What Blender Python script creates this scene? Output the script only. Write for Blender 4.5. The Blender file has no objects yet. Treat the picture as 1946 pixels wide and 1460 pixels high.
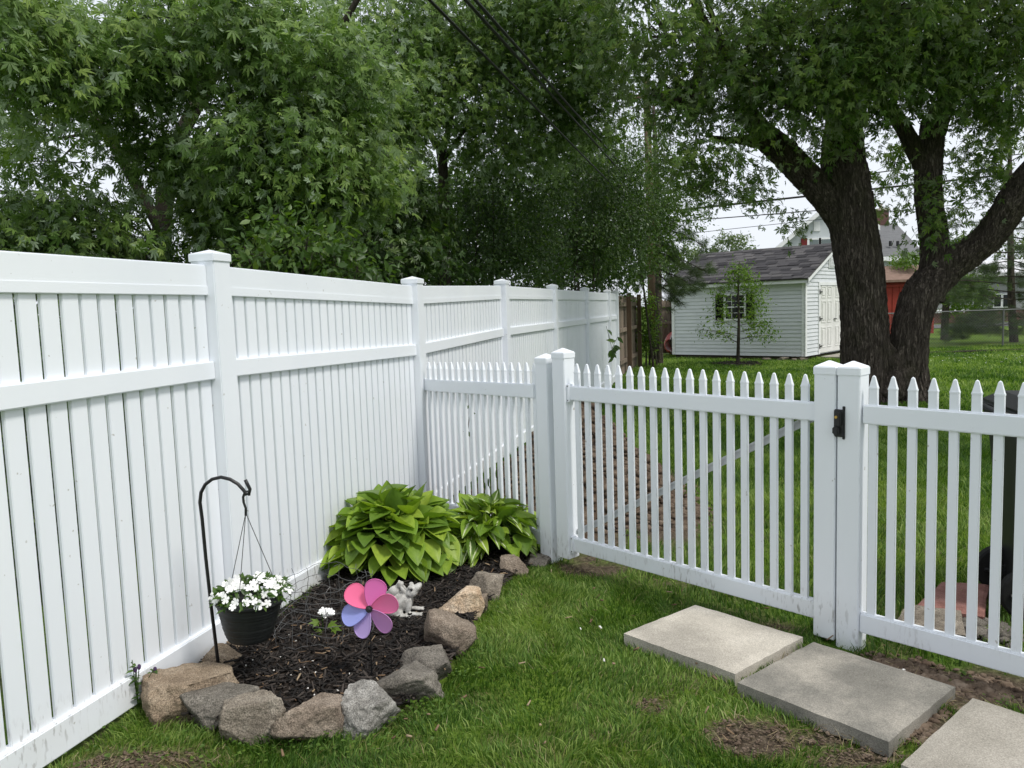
import bpy, bmesh, math, random
import numpy as np
from mathutils import Vector, Matrix, noise

random.seed(7)
rng = np.random.default_rng(11)
SC = bpy.context.scene
COL = SC.collection
PI = math.pi

# ------------------------------------------------------------------ camera
F, CX, CY = 1480.0, 973.0, 730.0            # focal length and centre in photograph pixels
PITCH, ROLL, EYE = math.atan((730 - 588) / F), math.radians(1.9), 1.6
_fw = Vector((0, math.cos(PITCH), -math.sin(PITCH)))
_dn = Vector((0, -math.sin(PITCH), -math.cos(PITCH)))
_rt = Vector((1, 0, 0))
RT = math.cos(ROLL) * _rt + math.sin(ROLL) * _dn * 1.0
DN = math.cos(ROLL) * _dn - math.sin(ROLL) * _rt * 1.0
CAMP = Vector((0, 0, EYE))
cam_d = bpy.data.cameras.new('camera')
cam = bpy.data.objects.new('camera', cam_d)
COL.objects.link(cam)
cam_d.sensor_width = 36.0
cam_d.lens = F / 1946.0 * 36.0
cam_d.clip_start, cam_d.clip_end = 0.05, 900
_m = Matrix((RT, -DN, -_fw)).transposed().to_4x4()
_m.translation = CAMP
cam.matrix_world = _m
SC.camera = cam

# ------------------------------------------------------------------ sky, sun, exposure
SUN_AZ, SUN_EL = math.radians(126), math.radians(57)     # clockwise from +Y
w = bpy.data.worlds.new('World')
SC.world = w
w.use_nodes = True
wn = w.node_tree
bg = wn.nodes['Background']
sky = wn.nodes.new('ShaderNodeTexSky')
sky.sky_type = 'NISHITA'
sky.sun_disc = False
sky.sun_elevation = SUN_EL
sky.sun_rotation = SUN_AZ
sky.dust_density = 4.0
mx = wn.nodes.new('ShaderNodeMix')
mx.data_type = 'RGBA'
mx.inputs[0].default_value = 0.85                      # a closed layer of thin cloud over the blue
mx.inputs[7].default_value = (8.3, 8.7, 9.4, 1)
wn.links.new(sky.outputs[0], mx.inputs[6])
wn.links.new(mx.outputs[2], bg.inputs[0])
bg.inputs[1].default_value = 0.09
sd = bpy.data.lights.new('sun', 'SUN')
sd.energy = 2.0
sd.angle = math.radians(12)
sd.color = (1.0, 0.965, 0.91)
so = bpy.data.objects.new('sun', sd)
COL.objects.link(so)
_sv = Vector((math.sin(SUN_AZ) * math.cos(SUN_EL), math.cos(SUN_AZ) * math.cos(SUN_EL), math.sin(SUN_EL)))
so.rotation_euler = _sv.to_track_quat('Z', 'Y').to_euler()
so.location = (6, -6, 14)
vs = SC.view_settings
vs.view_transform = 'Standard'
vs.look = 'None'
vs.exposure = 0.45
vs.gamma = 1.0
vs.use_curve_mapping = False
SC.render.engine = 'CYCLES'
SC.cycles.max_bounces = 7
SC.cycles.diffuse_bounces = 4
SC.cycles.transparent_max_bounces = 8
SC.cycles.use_denoising = True

# ------------------------------------------------------------------ picture -> place
def ray(x, y):
    return RT * ((x - CX) / F) + DN * ((y - CY) / F) + _fw
def px(x, y, Y):
    d = ray(x, y)
    return CAMP + d * (Y / d.y)
def pg(x, y, z=0.0):
    d = ray(x, y)
    return CAMP + d * ((z - EYE) / d.z)
def pp(x, y, P, d):
    """where the ray meets the upright plane through P along d (2-vectors): (distance along, height)"""
    r = ray(x, y)
    n = Vector((-d[1], d[0]))
    t = ((Vector(P[:2]) - CAMP.xy) @ n) / (r.xy @ n)
    q = CAMP + r * t
    return (q.xy - Vector(P[:2])) @ Vector(d[:2]), q.z

# ------------------------------------------------------------------ material helpers
def nd(nt, t, **kw):
    n = nt.nodes.new('ShaderNode' + t)
    for k, v in kw.items():
        if k.startswith('i_'):
            key = k[2:].replace('_', ' ')
            n.inputs[key].default_value = v
        else:
            setattr(n, k, v)
    return n
def rgb(c):
    return (c[0], c[1], c[2], 1)
def base_mat(name):
    m = bpy.data.materials.new(name)
    m.use_nodes = True
    return m, m.node_tree, m.node_tree.nodes['Principled BSDF']
def coords(nt, stretch=(1, 1, 1), world=False):
    if world:
        src = nd(nt, 'NewGeometry').outputs['Position']
        mp = nd(nt, 'Mapping')
        nt.links.new(src, mp.inputs[0])
    else:
        src = nd(nt, 'TexCoord').outputs['Object']
        oi = nd(nt, 'ObjectInfo')
        mul = nd(nt, 'Math', operation='MULTIPLY')
        mul.inputs[1].default_value = 37.0
        nt.links.new(oi.outputs['Random'], mul.inputs[0])
        cb = nd(nt, 'CombineXYZ')
        for i in range(3):
            nt.links.new(mul.outputs[0], cb.inputs[i])
        mp = nd(nt, 'Mapping')
        nt.links.new(src, mp.inputs[0])
        nt.links.new(cb.outputs[0], mp.inputs[1])
    mp.inputs['Scale'].default_value = stretch
    return mp.outputs[0]
def ramp(nt, src, stops):
    r = nd(nt, 'ValToRGB')
    e = r.color_ramp.elements
    while len(e) < len(stops):
        e.new(0.5)
    for el, (p, c) in zip(e, stops):
        el.position = p
        el.color = rgb(c)
    nt.links.new(src, r.inputs[0])
    return r.outputs[0]
def mixc(nt, fac, a, b, blend='MIX'):
    m = nd(nt, 'Mix', data_type='RGBA', blend_type=blend)
    for k, v in ((0, fac), (6, a), (7, b)):
        if isinstance(v, (int, float)):
            m.inputs[k].default_value = v
        elif isinstance(v, tuple):
            m.inputs[k].default_value = rgb(v)
        else:
            nt.links.new(v, m.inputs[k])
    return m.outputs[2]
def bump(nt, b, src, strength, dist=0.01):
    n = nd(nt, 'Bump')
    n.inputs['Strength'].default_value = strength
    n.inputs['Distance'].default_value = dist
    nt.links.new(src, n.inputs['Height'])
    nt.links.new(n.outputs[0], b.inputs['Normal'])
def pmat(name, stops, scale=8.0, detail=8, rough=0.7, spec=0.3, bmp=0.0, bdist=0.01, bscale=None, stretch=(1, 1, 1),
         world=False, obj_var=0.0, metal=0.0, nrough=0.6, fine=0.0):
    m, nt, b = base_mat(name)
    co = coords(nt, stretch, world)
    nz = nd(nt, 'TexNoise')
    nz.inputs['Scale'].default_value = scale
    nz.inputs['Detail'].default_value = detail
    nz.inputs['Roughness'].default_value = nrough
    nt.links.new(co, nz.inputs[0])
    if len(stops) == 1:
        stops = [(0.3, tuple(c * 0.9 for c in stops[0])), (0.7, tuple(min(1, c * 1.08) for c in stops[0]))]
    elif not isinstance(stops[0][1], (tuple, list)):
        k = len(stops)
        stops = [(0.3 + 0.4 * i / (k - 1), c) for i, c in enumerate(stops)]
    c = ramp(nt, nz.outputs[0], stops)
    if fine:
        f2 = nd(nt, 'TexNoise')
        f2.inputs['Scale'].default_value = scale * 22
        f2.inputs['Detail'].default_value = 3
        nt.links.new(co, f2.inputs[0])
        c = mixc(nt, fine, c, ramp(nt, f2.outputs[0], [(0.32, (0.05, 0.05, 0.05)), (0.5, (0.5, 0.5, 0.5)), (0.7, (0.95, 0.95, 0.95))]), 'OVERLAY')
    if obj_var:
        oi = nd(nt, 'ObjectInfo')
        hs = nd(nt, 'HueSaturation')
        mr = nd(nt, 'MapRange')
        mr.inputs['To Min'].default_value = 1 - obj_var
        mr.inputs['To Max'].default_value = 1 + obj_var
        nt.links.new(oi.outputs['Random'], mr.inputs[0])
        nt.links.new(mr.outputs[0], hs.inputs['Value'])
        nt.links.new(c, hs.inputs['Color'])
        c = hs.outputs[0]
    nt.links.new(c, b.inputs['Base Color'])
    b.inputs['Roughness'].default_value = rough
    b.inputs['Specular IOR Level'].default_value = spec
    b.inputs['Metallic'].default_value = metal
    if bmp:
        n2 = nd(nt, 'TexNoise')
        n2.inputs['Scale'].default_value = bscale or scale * 3
        n2.inputs['Detail'].default_value = 6
        nt.links.new(co, n2.inputs[0])
        bump(nt, b, n2.outputs[0], bmp, bdist)
    return m
def leaf_mat(name, dark, mid, light, under=None, trans=0.35, rough=0.42, spec=0.4, tcol=None):
    """foliage: every leaf its own green (attribute rnd), paler underside, light passing through"""
    m, nt, b = base_mat(name)
    at = nd(nt, 'Attribute', attribute_name='rnd')
    c = ramp(nt, at.outputs['Fac'], [(0.0, dark), (0.55, mid), (1.0, light)])
    if under:
        g = nd(nt, 'NewGeometry')
        c = mixc(nt, g.outputs['Backfacing'], c, under)
    nt.links.new(c, b.inputs['Base Color'])
    b.inputs['Roughness'].default_value = rough
    b.inputs['Specular IOR Level'].default_value = spec
    tr = nd(nt, 'BsdfTranslucent')
    tc = mixc(nt, 1.0, c, tcol or (1.6, 1.7, 0.55), 'MULTIPLY')
    nt.links.new(tc, tr.inputs[0])
    mxs = nd(nt, 'MixShader')
    mxs.inputs[0].default_value = trans
    nt.links.new(b.outputs[0], mxs.inputs[1])
    nt.links.new(tr.outputs[0], mxs.inputs[2])
    nt.links.new(mxs.outputs[0], nt.nodes['Material Output'].inputs[0])
    return m

# ------------------------------------------------------------------ object helpers
ORG = {}
def link(o, parent=None):
    COL.objects.link(o)
    if parent is not None:
        o.parent = parent
    return o
def tag(o, label=None, cat=None, group=None, kind=None):
    for k, v in (('label', label), ('category', cat), ('group', group), ('kind', kind)):
        if v:
            o[k] = v
    return o
def thing(name, loc, label, cat, group=None):
    o = bpy.data.objects.new(name, None)
    o.empty_display_size = 0.1
    o.location = loc
    link(o)
    ORG[o.name] = Vector(loc)
    return tag(o, label, cat, group)
def org(o):
    return ORG.get(o.name, Vector((0, 0, 0))) if o is not None else Vector((0, 0, 0))
def inst(name, mesh, parent, mat4):
    """a piece that shares mesh data; mat4 is its place in the world"""
    o = bpy.data.objects.new(name, mesh)
    link(o, parent)
    mm = mat4.copy()
    mm.translation = mm.translation - org(parent)
    o.matrix_basis = mm
    ORG[o.name] = mat4.translation.copy()
    return o
def mesh_np(name, V, faces, mat, smooth=False, rnd=None):
    """fast mesh: V (n,3), faces (m,k) array of equal-sided faces"""
    me = bpy.data.meshes.new(name)
    V = np.asarray(V, dtype=np.float32)
    faces = np.asarray(faces, dtype=np.int32)
    m, k = faces.shape
    me.vertices.add(len(V))
    me.vertices.foreach_set('co', V.ravel())
    me.loops.add(m * k)
    me.loops.foreach_set('vertex_index', faces.ravel())
    me.polygons.add(m)
    me.polygons.foreach_set('loop_start', np.arange(0, m * k, k, dtype=np.int32))
    try:
        me.polygons.foreach_set('loop_total', np.full(m, k, dtype=np.int32))
    except Exception:
        pass
    if smooth:
        me.polygons.foreach_set('use_smooth', np.ones(m, dtype=bool))
    if rnd is not None:
        a = me.attributes.new('rnd', 'FLOAT', 'FACE')
        a.data.foreach_set('value', np.asarray(rnd, dtype=np.float32))
    me.update()
    me.validate()
    if mat:
        me.materials.append(mat)
    return me
def obj_np(name, V, faces, mat, parent=None, smooth=False, rnd=None):
    V = np.asarray(V, dtype=np.float64)
    o0 = org(parent)
    V = V - np.array([o0.x, o0.y, o0.z])
    o = bpy.data.objects.new(name, mesh_np(name, V, faces, mat, smooth, rnd))
    link(o, parent)
    ORG[o.name] = o0
    return o

class MB:
    """collects shapes in world coordinates; build() links them as one mesh object"""
    def __init__(s):
        s.v, s.f = [], []
    def add(s, vs, fs):
        k = len(s.v)
        s.v += [tuple(v) for v in vs]
        s.f += [tuple(i + k for i in f) for f in fs]
        return s
    def box(s, o, a, b, c):
        """corner o and three edge vectors"""
        o, a, b, c = map(Vector, (o, a, b, c))
        vs = [o, o + a, o + a + b, o + b, o + c, o + a + c, o + a + b + c, o + b + c]
        fs = [(0, 3, 2, 1), (4, 5, 6, 7), (0, 1, 5, 4), (1, 2, 6, 5), (2, 3, 7, 6), (3, 0, 4, 7)]
        if a.cross(b).dot(c) < 0:
            fs = [f[::-1] for f in fs]
        return s.add(vs, fs)
    def cbox(s, x0, x1, y0, y1, z0, z1):
        return s.box((x0, y0, z0), (x1 - x0, 0, 0), (0, y1 - y0, 0), (0, 0, z1 - z0))
    def prism(s, poly, ext):
        """polygon (3-D points) extruded by ext"""
        n = len(poly)
        P = [Vector(p) for p in poly]
        nrm = Vector((0, 0, 0))
        for i in range(n):
            nrm += (P[i] - P[0]).cross(P[(i + 1) % n] - P[0])
        E = Vector(ext)
        if nrm.dot(E) > 0:
            P = P[::-1]
        Q = [p + E for p in P]
        fs = [tuple(range(n)), tuple(range(2 * n - 1, n - 1, -1))]
        fs += [((i + 1) % n, i, n + i, n + (i + 1) % n) for i in range(n)]
        return s.add(P + Q, fs)
    def tube(s, pts, r, sides=6, cap=True):
        pts = [Vector(p) for p in pts]
        n = len(pts)
        rr = r if isinstance(r, (list, tuple)) else [r] * n
        k0 = len(s.v)
        u = None
        for i in range(n):
            t = (pts[min(i + 1, n - 1)] - pts[max(i - 1, 0)]).normalized()
            if u is None:
                u = t.orthogonal().normalized()
            u = (u - t * u.dot(t))
            u = u.normalized() if u.length > 1e-6 else t.orthogonal().normalized()
            q = t.cross(u)
            for j in range(sides):
                a = 2 * PI * j / sides
                s.v.append(tuple(pts[i] + (u * math.cos(a) + q * math.sin(a)) * rr[i]))
        for i in range(n - 1):
            for j in range(sides):
                a, b = k0 + i * sides + j, k0 + i * sides + (j + 1) % sides
                s.f.append((a, b, b + sides, a + sides))
        if cap:
            s.f.append(tuple(k0 + j for j in range(sides))[::-1])
            s.f.append(tuple(k0 + (n - 1) * sides + j for j in range(sides)))
        return s
    def lathe(s, prof, c=(0, 0, 0), sides=32, tilt=None, wob=0.0):
        k0 = len(s.v)
        T = tilt or Matrix.Identity(3)
        for i, (r, z) in enumerate(prof):
            for j in range(sides):
                a = 2 * PI * j / sides
                s.v.append(tuple(Vector(c) + T @ Vector((r * math.cos(a), r * math.sin(a), z))))
        for i in range(len(prof) - 1):
            for j in range(sides):
                a, b = k0 + i * sides + j, k0 + i * sides + (j + 1) % sides
                s.f.append((a, b, b + sides, a + sides))
        return s
    def ellip(s, c, r, M=None, seg=10, rings=7):
        M = M or Matrix.Identity(3)
        k0 = len(s.v)
        c = Vector(c)
        for i in range(1, rings):
            th = PI * i / rings
            for j in range(seg):
                a = 2 * PI * j / seg
                s.v.append(tuple(c + M @ Vector((r[0] * math.sin(th) * math.cos(a), r[1] * math.sin(th) * math.sin(a), r[2] * math.cos(th)))))
        t, b = len(s.v), len(s.v) + 1
        s.v += [tuple(c + M @ Vector((0, 0, r[2]))), tuple(c + M @ Vector((0, 0, -r[2])))]
        for i in range(rings - 2):
            for j in range(seg):
                p, q = k0 + i * seg + j, k0 + i * seg + (j + 1) % seg
                s.f.append((p, p + seg, q + seg, q))
        for j in range(seg):
            s.f.append((t, k0 + j, k0 + (j + 1) % seg))
            e = k0 + (rings - 2) * seg
            s.f.append((b, e + (j + 1) % seg, e + j))
        return s
    def mesh(s, name, mat, smooth=False, o=Vector((0, 0, 0)), bevel=0.0):
        me = bpy.data.meshes.new(name)
        me.from_pydata([tuple(Vector(v) - o) for v in s.v], [], s.f)
        if bevel:
            bm = bmesh.new()
            bm.from_mesh(me)
            bmesh.ops.bevel(bm, geom=[e for e in bm.edges if e.calc_face_angle(0) > 0.5], offset=bevel, segments=2, affect='EDGES', clamp_overlap=True)
            bm.to_mesh(me)
            bm.free()
        if smooth:
            me.polygons.foreach_set('use_smooth', [True] * len(me.polygons))
        me.update()
        if mat:
            me.materials.append(mat)
        return me
    def build(s, name, mat, parent=None, smooth=False, bevel=0.0):
        o0 = org(parent)
        o = bpy.data.objects.new(name, s.mesh(name, mat, smooth, o0, bevel))
        link(o, parent)
        ORG[o.name] = o0
        return o
def frame3(x, z, loc):
    """matrix with local X along x and local Z near z"""
    x = Vector(x).normalized()
    y = Vector(z).cross(x)
    y = y.normalized() if y.length > 1e-6 else x.orthogonal().normalized()
    zz = x.cross(y)
    M = Matrix((x, y, zz)).transposed().to_4x4()
    M.translation = Vector(loc)
    return M

# value noise for masks (vectorised)
_tab = np.random.default_rng(3).random((256, 256))
def vnoise(x, y, s=1.0):
    x, y = np.asarray(x) * s + 100, np.asarray(y) * s + 100
    xi, yi = np.floor(x).astype(int), np.floor(y).astype(int)
    fx, fy = x - xi, y - yi
    fx, fy = fx * fx * (3 - 2 * fx), fy * fy * (3 - 2 * fy)
    g = lambda i, j: _tab[(xi + i) % 256, (yi + j) % 256]
    return (g(0, 0) * (1 - fx) + g(1, 0) * fx) * (1 - fy) + (g(0, 1) * (1 - fx) + g(1, 1) * fx) * fy
def inside(x, y, poly):
    x, y = np.asarray(x), np.asarray(y)
    r = np.zeros(x.shape, bool)
    n = len(poly)
    for i in range(n):
        x0, y0 = poly[i][:2]
        x1, y1 = poly[(i + 1) % n][:2]
        c = (y0 > y) != (y1 > y)
        with np.errstate(divide='ignore', invalid='ignore'):
            r ^= c & (x < (x1 - x0) * (y - y0) / (y1 - y0 + 1e-12) + x0)
    return r
# ------------------------------------------------------------------ layout shared by ground and fences
P1 = Vector((-1.42, 3.76))
FA = math.radians(16.0)
FD = Vector((math.sin(FA), math.cos(FA)))               # tall fence runs this way
FN = Vector((FD.y, -FD.x))                              # its side towards the garden
GA, GD = Vector((0.22, 4.76)), Vector((1.46, 3.47))
GL = (GD - GA).length
GV = (GD - GA) / GL                                     # picket line, gate included
GB = Vector((-GV.y, GV.x)) if -GV.y > 0 else Vector((GV.y, -GV.x))   # away from the camera
def v3(p, z=0.0):
    return Vector((p[0], p[1], z))
SL = [[pg(*q, 0.06) for q in s] for s in (
    [(1321.1, 1147.5), (1526.2, 1209.1), (1397.1, 1278), (1185.4, 1201.5)],
    [(1546.3, 1217.2), (1815.3, 1302.9), (1688.9, 1406.7), (1401.2, 1294.4)])]
_a, _b = pg(1848.2, 1323.4, 0.06), pg(1711.5, 1449.8, 0.06)
_e = (_a - _b).cross(Vector((0, 0, 1))).normalized() * 0.6
SL.append([_a, _a + _e, _b + _e, _b])
bed_px = [(262, 1345), (330, 1375), (420, 1395), (480, 1405), (580, 1402), (660, 1392), (740, 1375), (800, 1330), (855, 1285),
          (880, 1235), (905, 1180), (950, 1125), (990, 1085), (1050, 1068)]
BED = [pg(*q) for q in bed_px]
bed_poly = [(p.x, p.y) for p in BED] + [(-0.70, 5.95), (-1.55, 3.15)]
soil = [(1140, 1082, 85, 16, 1.0), (1430, 1400, 95, 42, 1.3), (270, 1450, 170, 32, 0.9), (1330, 1105, 180, 14, 0.6),
        (1480, 1195, 60, 14, 0.8), (1240, 1340, 70, 26, 0.55), (1700, 1275, 130, 30, 1.1), (1850, 1310, 150, 42, 1.4), (1560, 1400, 120, 22, 0.9),
        (1640, 1440, 120, 22, 1.1), (700, 1430, 60, 16, 0.4), (1050, 1440, 60, 20, 0.35), (1745, 1385, 80, 40, 1.4), (1780, 1190, 110, 40, 1.0),
        (1120, 1000, 70, 60, 1.3), (1250, 985, 90, 60, 1.1), (1465, 1245, 60, 28, 0.8)]
SOIL = []
for (x, y, a, b, s) in soil:
    c = pg(x, y)
    SOIL.append((c.x, c.y, abs((pg(x + a, y) - pg(x - a, y)).x) / 2, abs((pg(x, y - b) - pg(x, y + b)).y) / 2, s))
def soilmask(x, y):
    m = np.zeros(np.shape(x))
    for (cx, cy, a, b, s) in SOIL:
        m = np.maximum(m, s * np.clip(1.35 - np.sqrt(((x - cx) / a) ** 2 + ((y - cy) / b) ** 2), 0, 1))
    n = vnoise(x, y, 7) * 0.6 + vnoise(x, y, 19) * 0.4
    bare = np.clip((vnoise(x + 7, y, 1.9) * 0.6 + vnoise(x, y + 3, 5) * 0.4 - 0.66) * 2.4, 0, 0.45)
    return np.clip(m * 1.5 - 0.7 * n + 0.12 * (m > 0) + bare, 0, 1)

# ================================================================== MATERIALS
def vinyl_mat():
    m, nt, b = base_mat('white vinyl')
    p = nd(nt, 'NewGeometry').outputs['Position']
    mp = nd(nt, 'Mapping')
    mp.inputs['Scale'].default_value = (1, 1, 0.28)
    nt.links.new(p, mp.inputs[0])
    n1 = nd(nt, 'TexNoise', i_Scale=70.0, i_Detail=4.0)
    nt.links.new(mp.outputs[0], n1.inputs[0])
    n2 = nd(nt, 'TexNoise', i_Scale=3.0, i_Detail=3.0)
    nt.links.new(p, n2.inputs[0])
    sx = nd(nt, 'SeparateXYZ')
    nt.links.new(p, sx.inputs[0])
    hz = nd(nt, 'MapRange')                    # splashed mud sits on the lowest 25 cm
    hz.inputs['From Min'].default_value, hz.inputs['From Max'].default_value = 0.26, 0.03
    nt.links.new(sx.outputs[2], hz.inputs[0])
    pt = nd(nt, 'MapRange')
    pt.inputs['From Min'].default_value, pt.inputs['From Max'].default_value = 0.42, 0.66
    nt.links.new(n2.outputs[0], pt.inputs[0])
    k = nd(nt, 'Math', operation='MULTIPLY')
    nt.links.new(hz.outputs[0], k.inputs[0])
    nt.links.new(pt.outputs[0], k.inputs[1])
    sp = nd(nt, 'MapRange')
    sp.inputs['From Min'].default_value, sp.inputs['From Max'].default_value = 0.54, 0.66
    nt.links.new(n1.outputs[0], sp.inputs[0])
    k2 = nd(nt, 'Math', operation='MULTIPLY')
    nt.links.new(k.outputs[0], k2.inputs[0])
    nt.links.new(sp.outputs[0], k2.inputs[1])
    n3 = nd(nt, 'TexNoise', i_Scale=1.7, i_Detail=5.0)
    nt.links.new(mp.outputs[0], n3.inputs[0])
    c0 = ramp(nt, n3.outputs[0], [(0.3, (0.765, 0.80, 0.845)), (0.7, (0.815, 0.845, 0.875))])
    n4 = nd(nt, 'TexNoise', i_Scale=28.0, i_Detail=2.0)
    nt.links.new(p, n4.inputs[0])
    fl = nd(nt, 'MapRange')
    fl.inputs['From Min'].default_value, fl.inputs['From Max'].default_value = 0.735, 0.78
    nt.links.new(n4.outputs[0], fl.inputs[0])
    c1 = mixc(nt, fl.outputs[0], c0, (0.5, 0.5, 0.48))
    hz2 = nd(nt, 'Math', operation='MULTIPLY')
    hz2.inputs[1].default_value = 0.35
    nt.links.new(k.outputs[0], hz2.inputs[0])
    c2 = mixc(nt, hz2.outputs[0], c1, (0.55, 0.52, 0.46))
    c3 = mixc(nt, k2.outputs[0], c2, (0.13, 0.11, 0.085))
    nt.links.new(c3, b.inputs['Base Color'])
    b.inputs['Roughness'].default_value = 0.38
    b.inputs['Specular IOR Level'].default_value = 0.45
    bump(nt, b, n3.outputs[0], 0.04, 0.01)
    return m
VINYL = vinyl_mat()
BLACKP = pmat('black plastic', [(0.012, 0.013, 0.014)], 30, rough=0.45, spec=0.5, bmp=0.1, bdist=0.002)
BLACKM = pmat('black painted steel', [(0.008, 0.008, 0.009)], 40, rough=0.35, spec=0.5)
BRASS = pmat('brass', [(0.55, 0.36, 0.1)], 30, rough=0.35, metal=1.0)
STEEL = pmat('galvanised wire', [(0.17, 0.17, 0.17)], 60, rough=0.5, metal=0.6)
SOILM = pmat('loose soil', [(0.045, 0.03, 0.02), (0.085, 0.06, 0.042), (0.15, 0.115, 0.085)], 9, rough=0.95, spec=0.1, bmp=0.8, bdist=0.02, bscale=40, world=True, fine=0.5)
CLOD = pmat('dry soil clod', [(0.055, 0.038, 0.028), (0.115, 0.085, 0.062), (0.19, 0.15, 0.115)], 14, rough=0.95, spec=0.1, bmp=0.7, bdist=0.01, bscale=50, obj_var=0.3)
CONC = None
def concrete(name, a, b_, c, stain):
    m, nt, b = base_mat(name)
    co = coords(nt, (1, 1, 1), True)
    n1 = nd(nt, 'TexNoise', i_Scale=2.3, i_Detail=9.0, i_Roughness=0.62)
    n2 = nd(nt, 'TexNoise', i_Scale=210.0, i_Detail=4.0)
    n3 = nd(nt, 'TexVoronoi', i_Scale=90.0)
    for n in (n1, n2, n3):
        nt.links.new(co, n.inputs[0])
    c0 = ramp(nt, n1.outputs[0], [(0.36, a), (0.5, b_), (0.64, c)])
    c1 = mixc(nt, 0.4, c0, ramp(nt, n2.outputs[0], [(0.3, (0.15, 0.15, 0.15)), (0.5, (0.5, 0.5, 0.5)), (0.68, (0.85, 0.85, 0.85))]), 'OVERLAY')
    c2 = mixc(nt, ramp(nt, n3.outputs[0], [(0.04, (0.5, 0.5, 0.5)), (0.1, (0, 0, 0))]), c1, stain)
    nt.links.new(c2, b.inputs['Base Color'])
    b.inputs['Roughness'].default_value = 0.9
    b.inputs['Specular IOR Level'].default_value = 0.2
    bump(nt, b, n2.outputs[0], 0.5, 0.004)
    return m
CONC_A = concrete('pale concrete', (0.33, 0.305, 0.26), (0.44, 0.405, 0.345), (0.54, 0.50, 0.43), (0.16, 0.145, 0.125))
CONC_B = concrete('weathered concrete', (0.13, 0.123, 0.107), (0.195, 0.185, 0.16), (0.33, 0.305, 0.26), (0.09, 0.085, 0.075))
CONC_C = concrete('grey concrete', (0.27, 0.25, 0.21), (0.33, 0.305, 0.26), (0.385, 0.355, 0.305), (0.13, 0.12, 0.105))
def stone_mat(name, a, b_, c):
    return pmat(name, [(0.28, a), (0.5, b_), (0.72, c)], 9, 10, rough=0.9, spec=0.15, bmp=0.9, bdist=0.014, bscale=42, fine=0.6, nrough=0.72)
ST = {'tan': stone_mat('tan sandstone', (0.13, 0.095, 0.065), (0.24, 0.185, 0.13), (0.36, 0.295, 0.22)),
      'grey': stone_mat('grey brown fieldstone', (0.09, 0.076, 0.06), (0.19, 0.163, 0.13), (0.31, 0.275, 0.225)),
      'dark': stone_mat('dark grey stone', (0.07, 0.064, 0.055), (0.14, 0.127, 0.108), (0.23, 0.21, 0.18)),
      'pale': stone_mat('pale grey limestone', (0.07, 0.068, 0.06), (0.21, 0.2, 0.18), (0.42, 0.41, 0.38)),
      'cream': stone_mat('cream quartzite', (0.22, 0.12, 0.06), (0.47, 0.36, 0.25), (0.68, 0.58, 0.46)),
      'brown': stone_mat('brown cobble', (0.10, 0.077, 0.06), (0.195, 0.157, 0.122), (0.31, 0.26, 0.21))}
LEAF_MAPLE = leaf_mat('silver maple leaf', (0.05, 0.10, 0.02), (0.125, 0.21, 0.045), (0.25, 0.34, 0.085), under=(0.26, 0.34, 0.22), trans=0.4, spec=0.3, rough=0.5, tcol=(1.3, 1.45, 0.6))
LEAF_BIG = leaf_mat('big maple leaf', (0.04, 0.082, 0.016), (0.095, 0.17, 0.035), (0.2, 0.275, 0.065), under=(0.17, 0.22, 0.13), trans=0.45, spec=0.25, rough=0.5, tcol=(1.4, 1.55, 0.55))
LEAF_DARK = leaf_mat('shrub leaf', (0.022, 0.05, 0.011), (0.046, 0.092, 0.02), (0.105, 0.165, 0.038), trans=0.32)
LEAF_BUSH = leaf_mat('bush leaf', (0.035, 0.075, 0.015), (0.065, 0.125, 0.025), (0.13, 0.20, 0.045), trans=0.35)
LEAF_LIME = leaf_mat('young leaf', (0.06, 0.12, 0.018), (0.10, 0.18, 0.025), (0.17, 0.26, 0.04), trans=0.45)
LEAF_FAR = leaf_mat('far tree leaf', (0.05, 0.085, 0.03), (0.085, 0.13, 0.045), (0.14, 0.19, 0.07), trans=0.35)
NEEDLE = leaf_mat('pine needle', (0.03, 0.06, 0.022), (0.06, 0.10, 0.036), (0.11, 0.15, 0.06), trans=0.25, rough=0.6)
GRASSM = leaf_mat('grass blade', (0.035, 0.085, 0.012), (0.10, 0.19, 0.03), (0.28, 0.36, 0.10), trans=0.38, rough=0.55, spec=0.25, tcol=(1.25, 1.45, 0.5))
DRYM = leaf_mat('dry grass blade', (0.15, 0.12, 0.05), (0.24, 0.20, 0.09), (0.34, 0.29, 0.15), trans=0.2)
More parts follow.
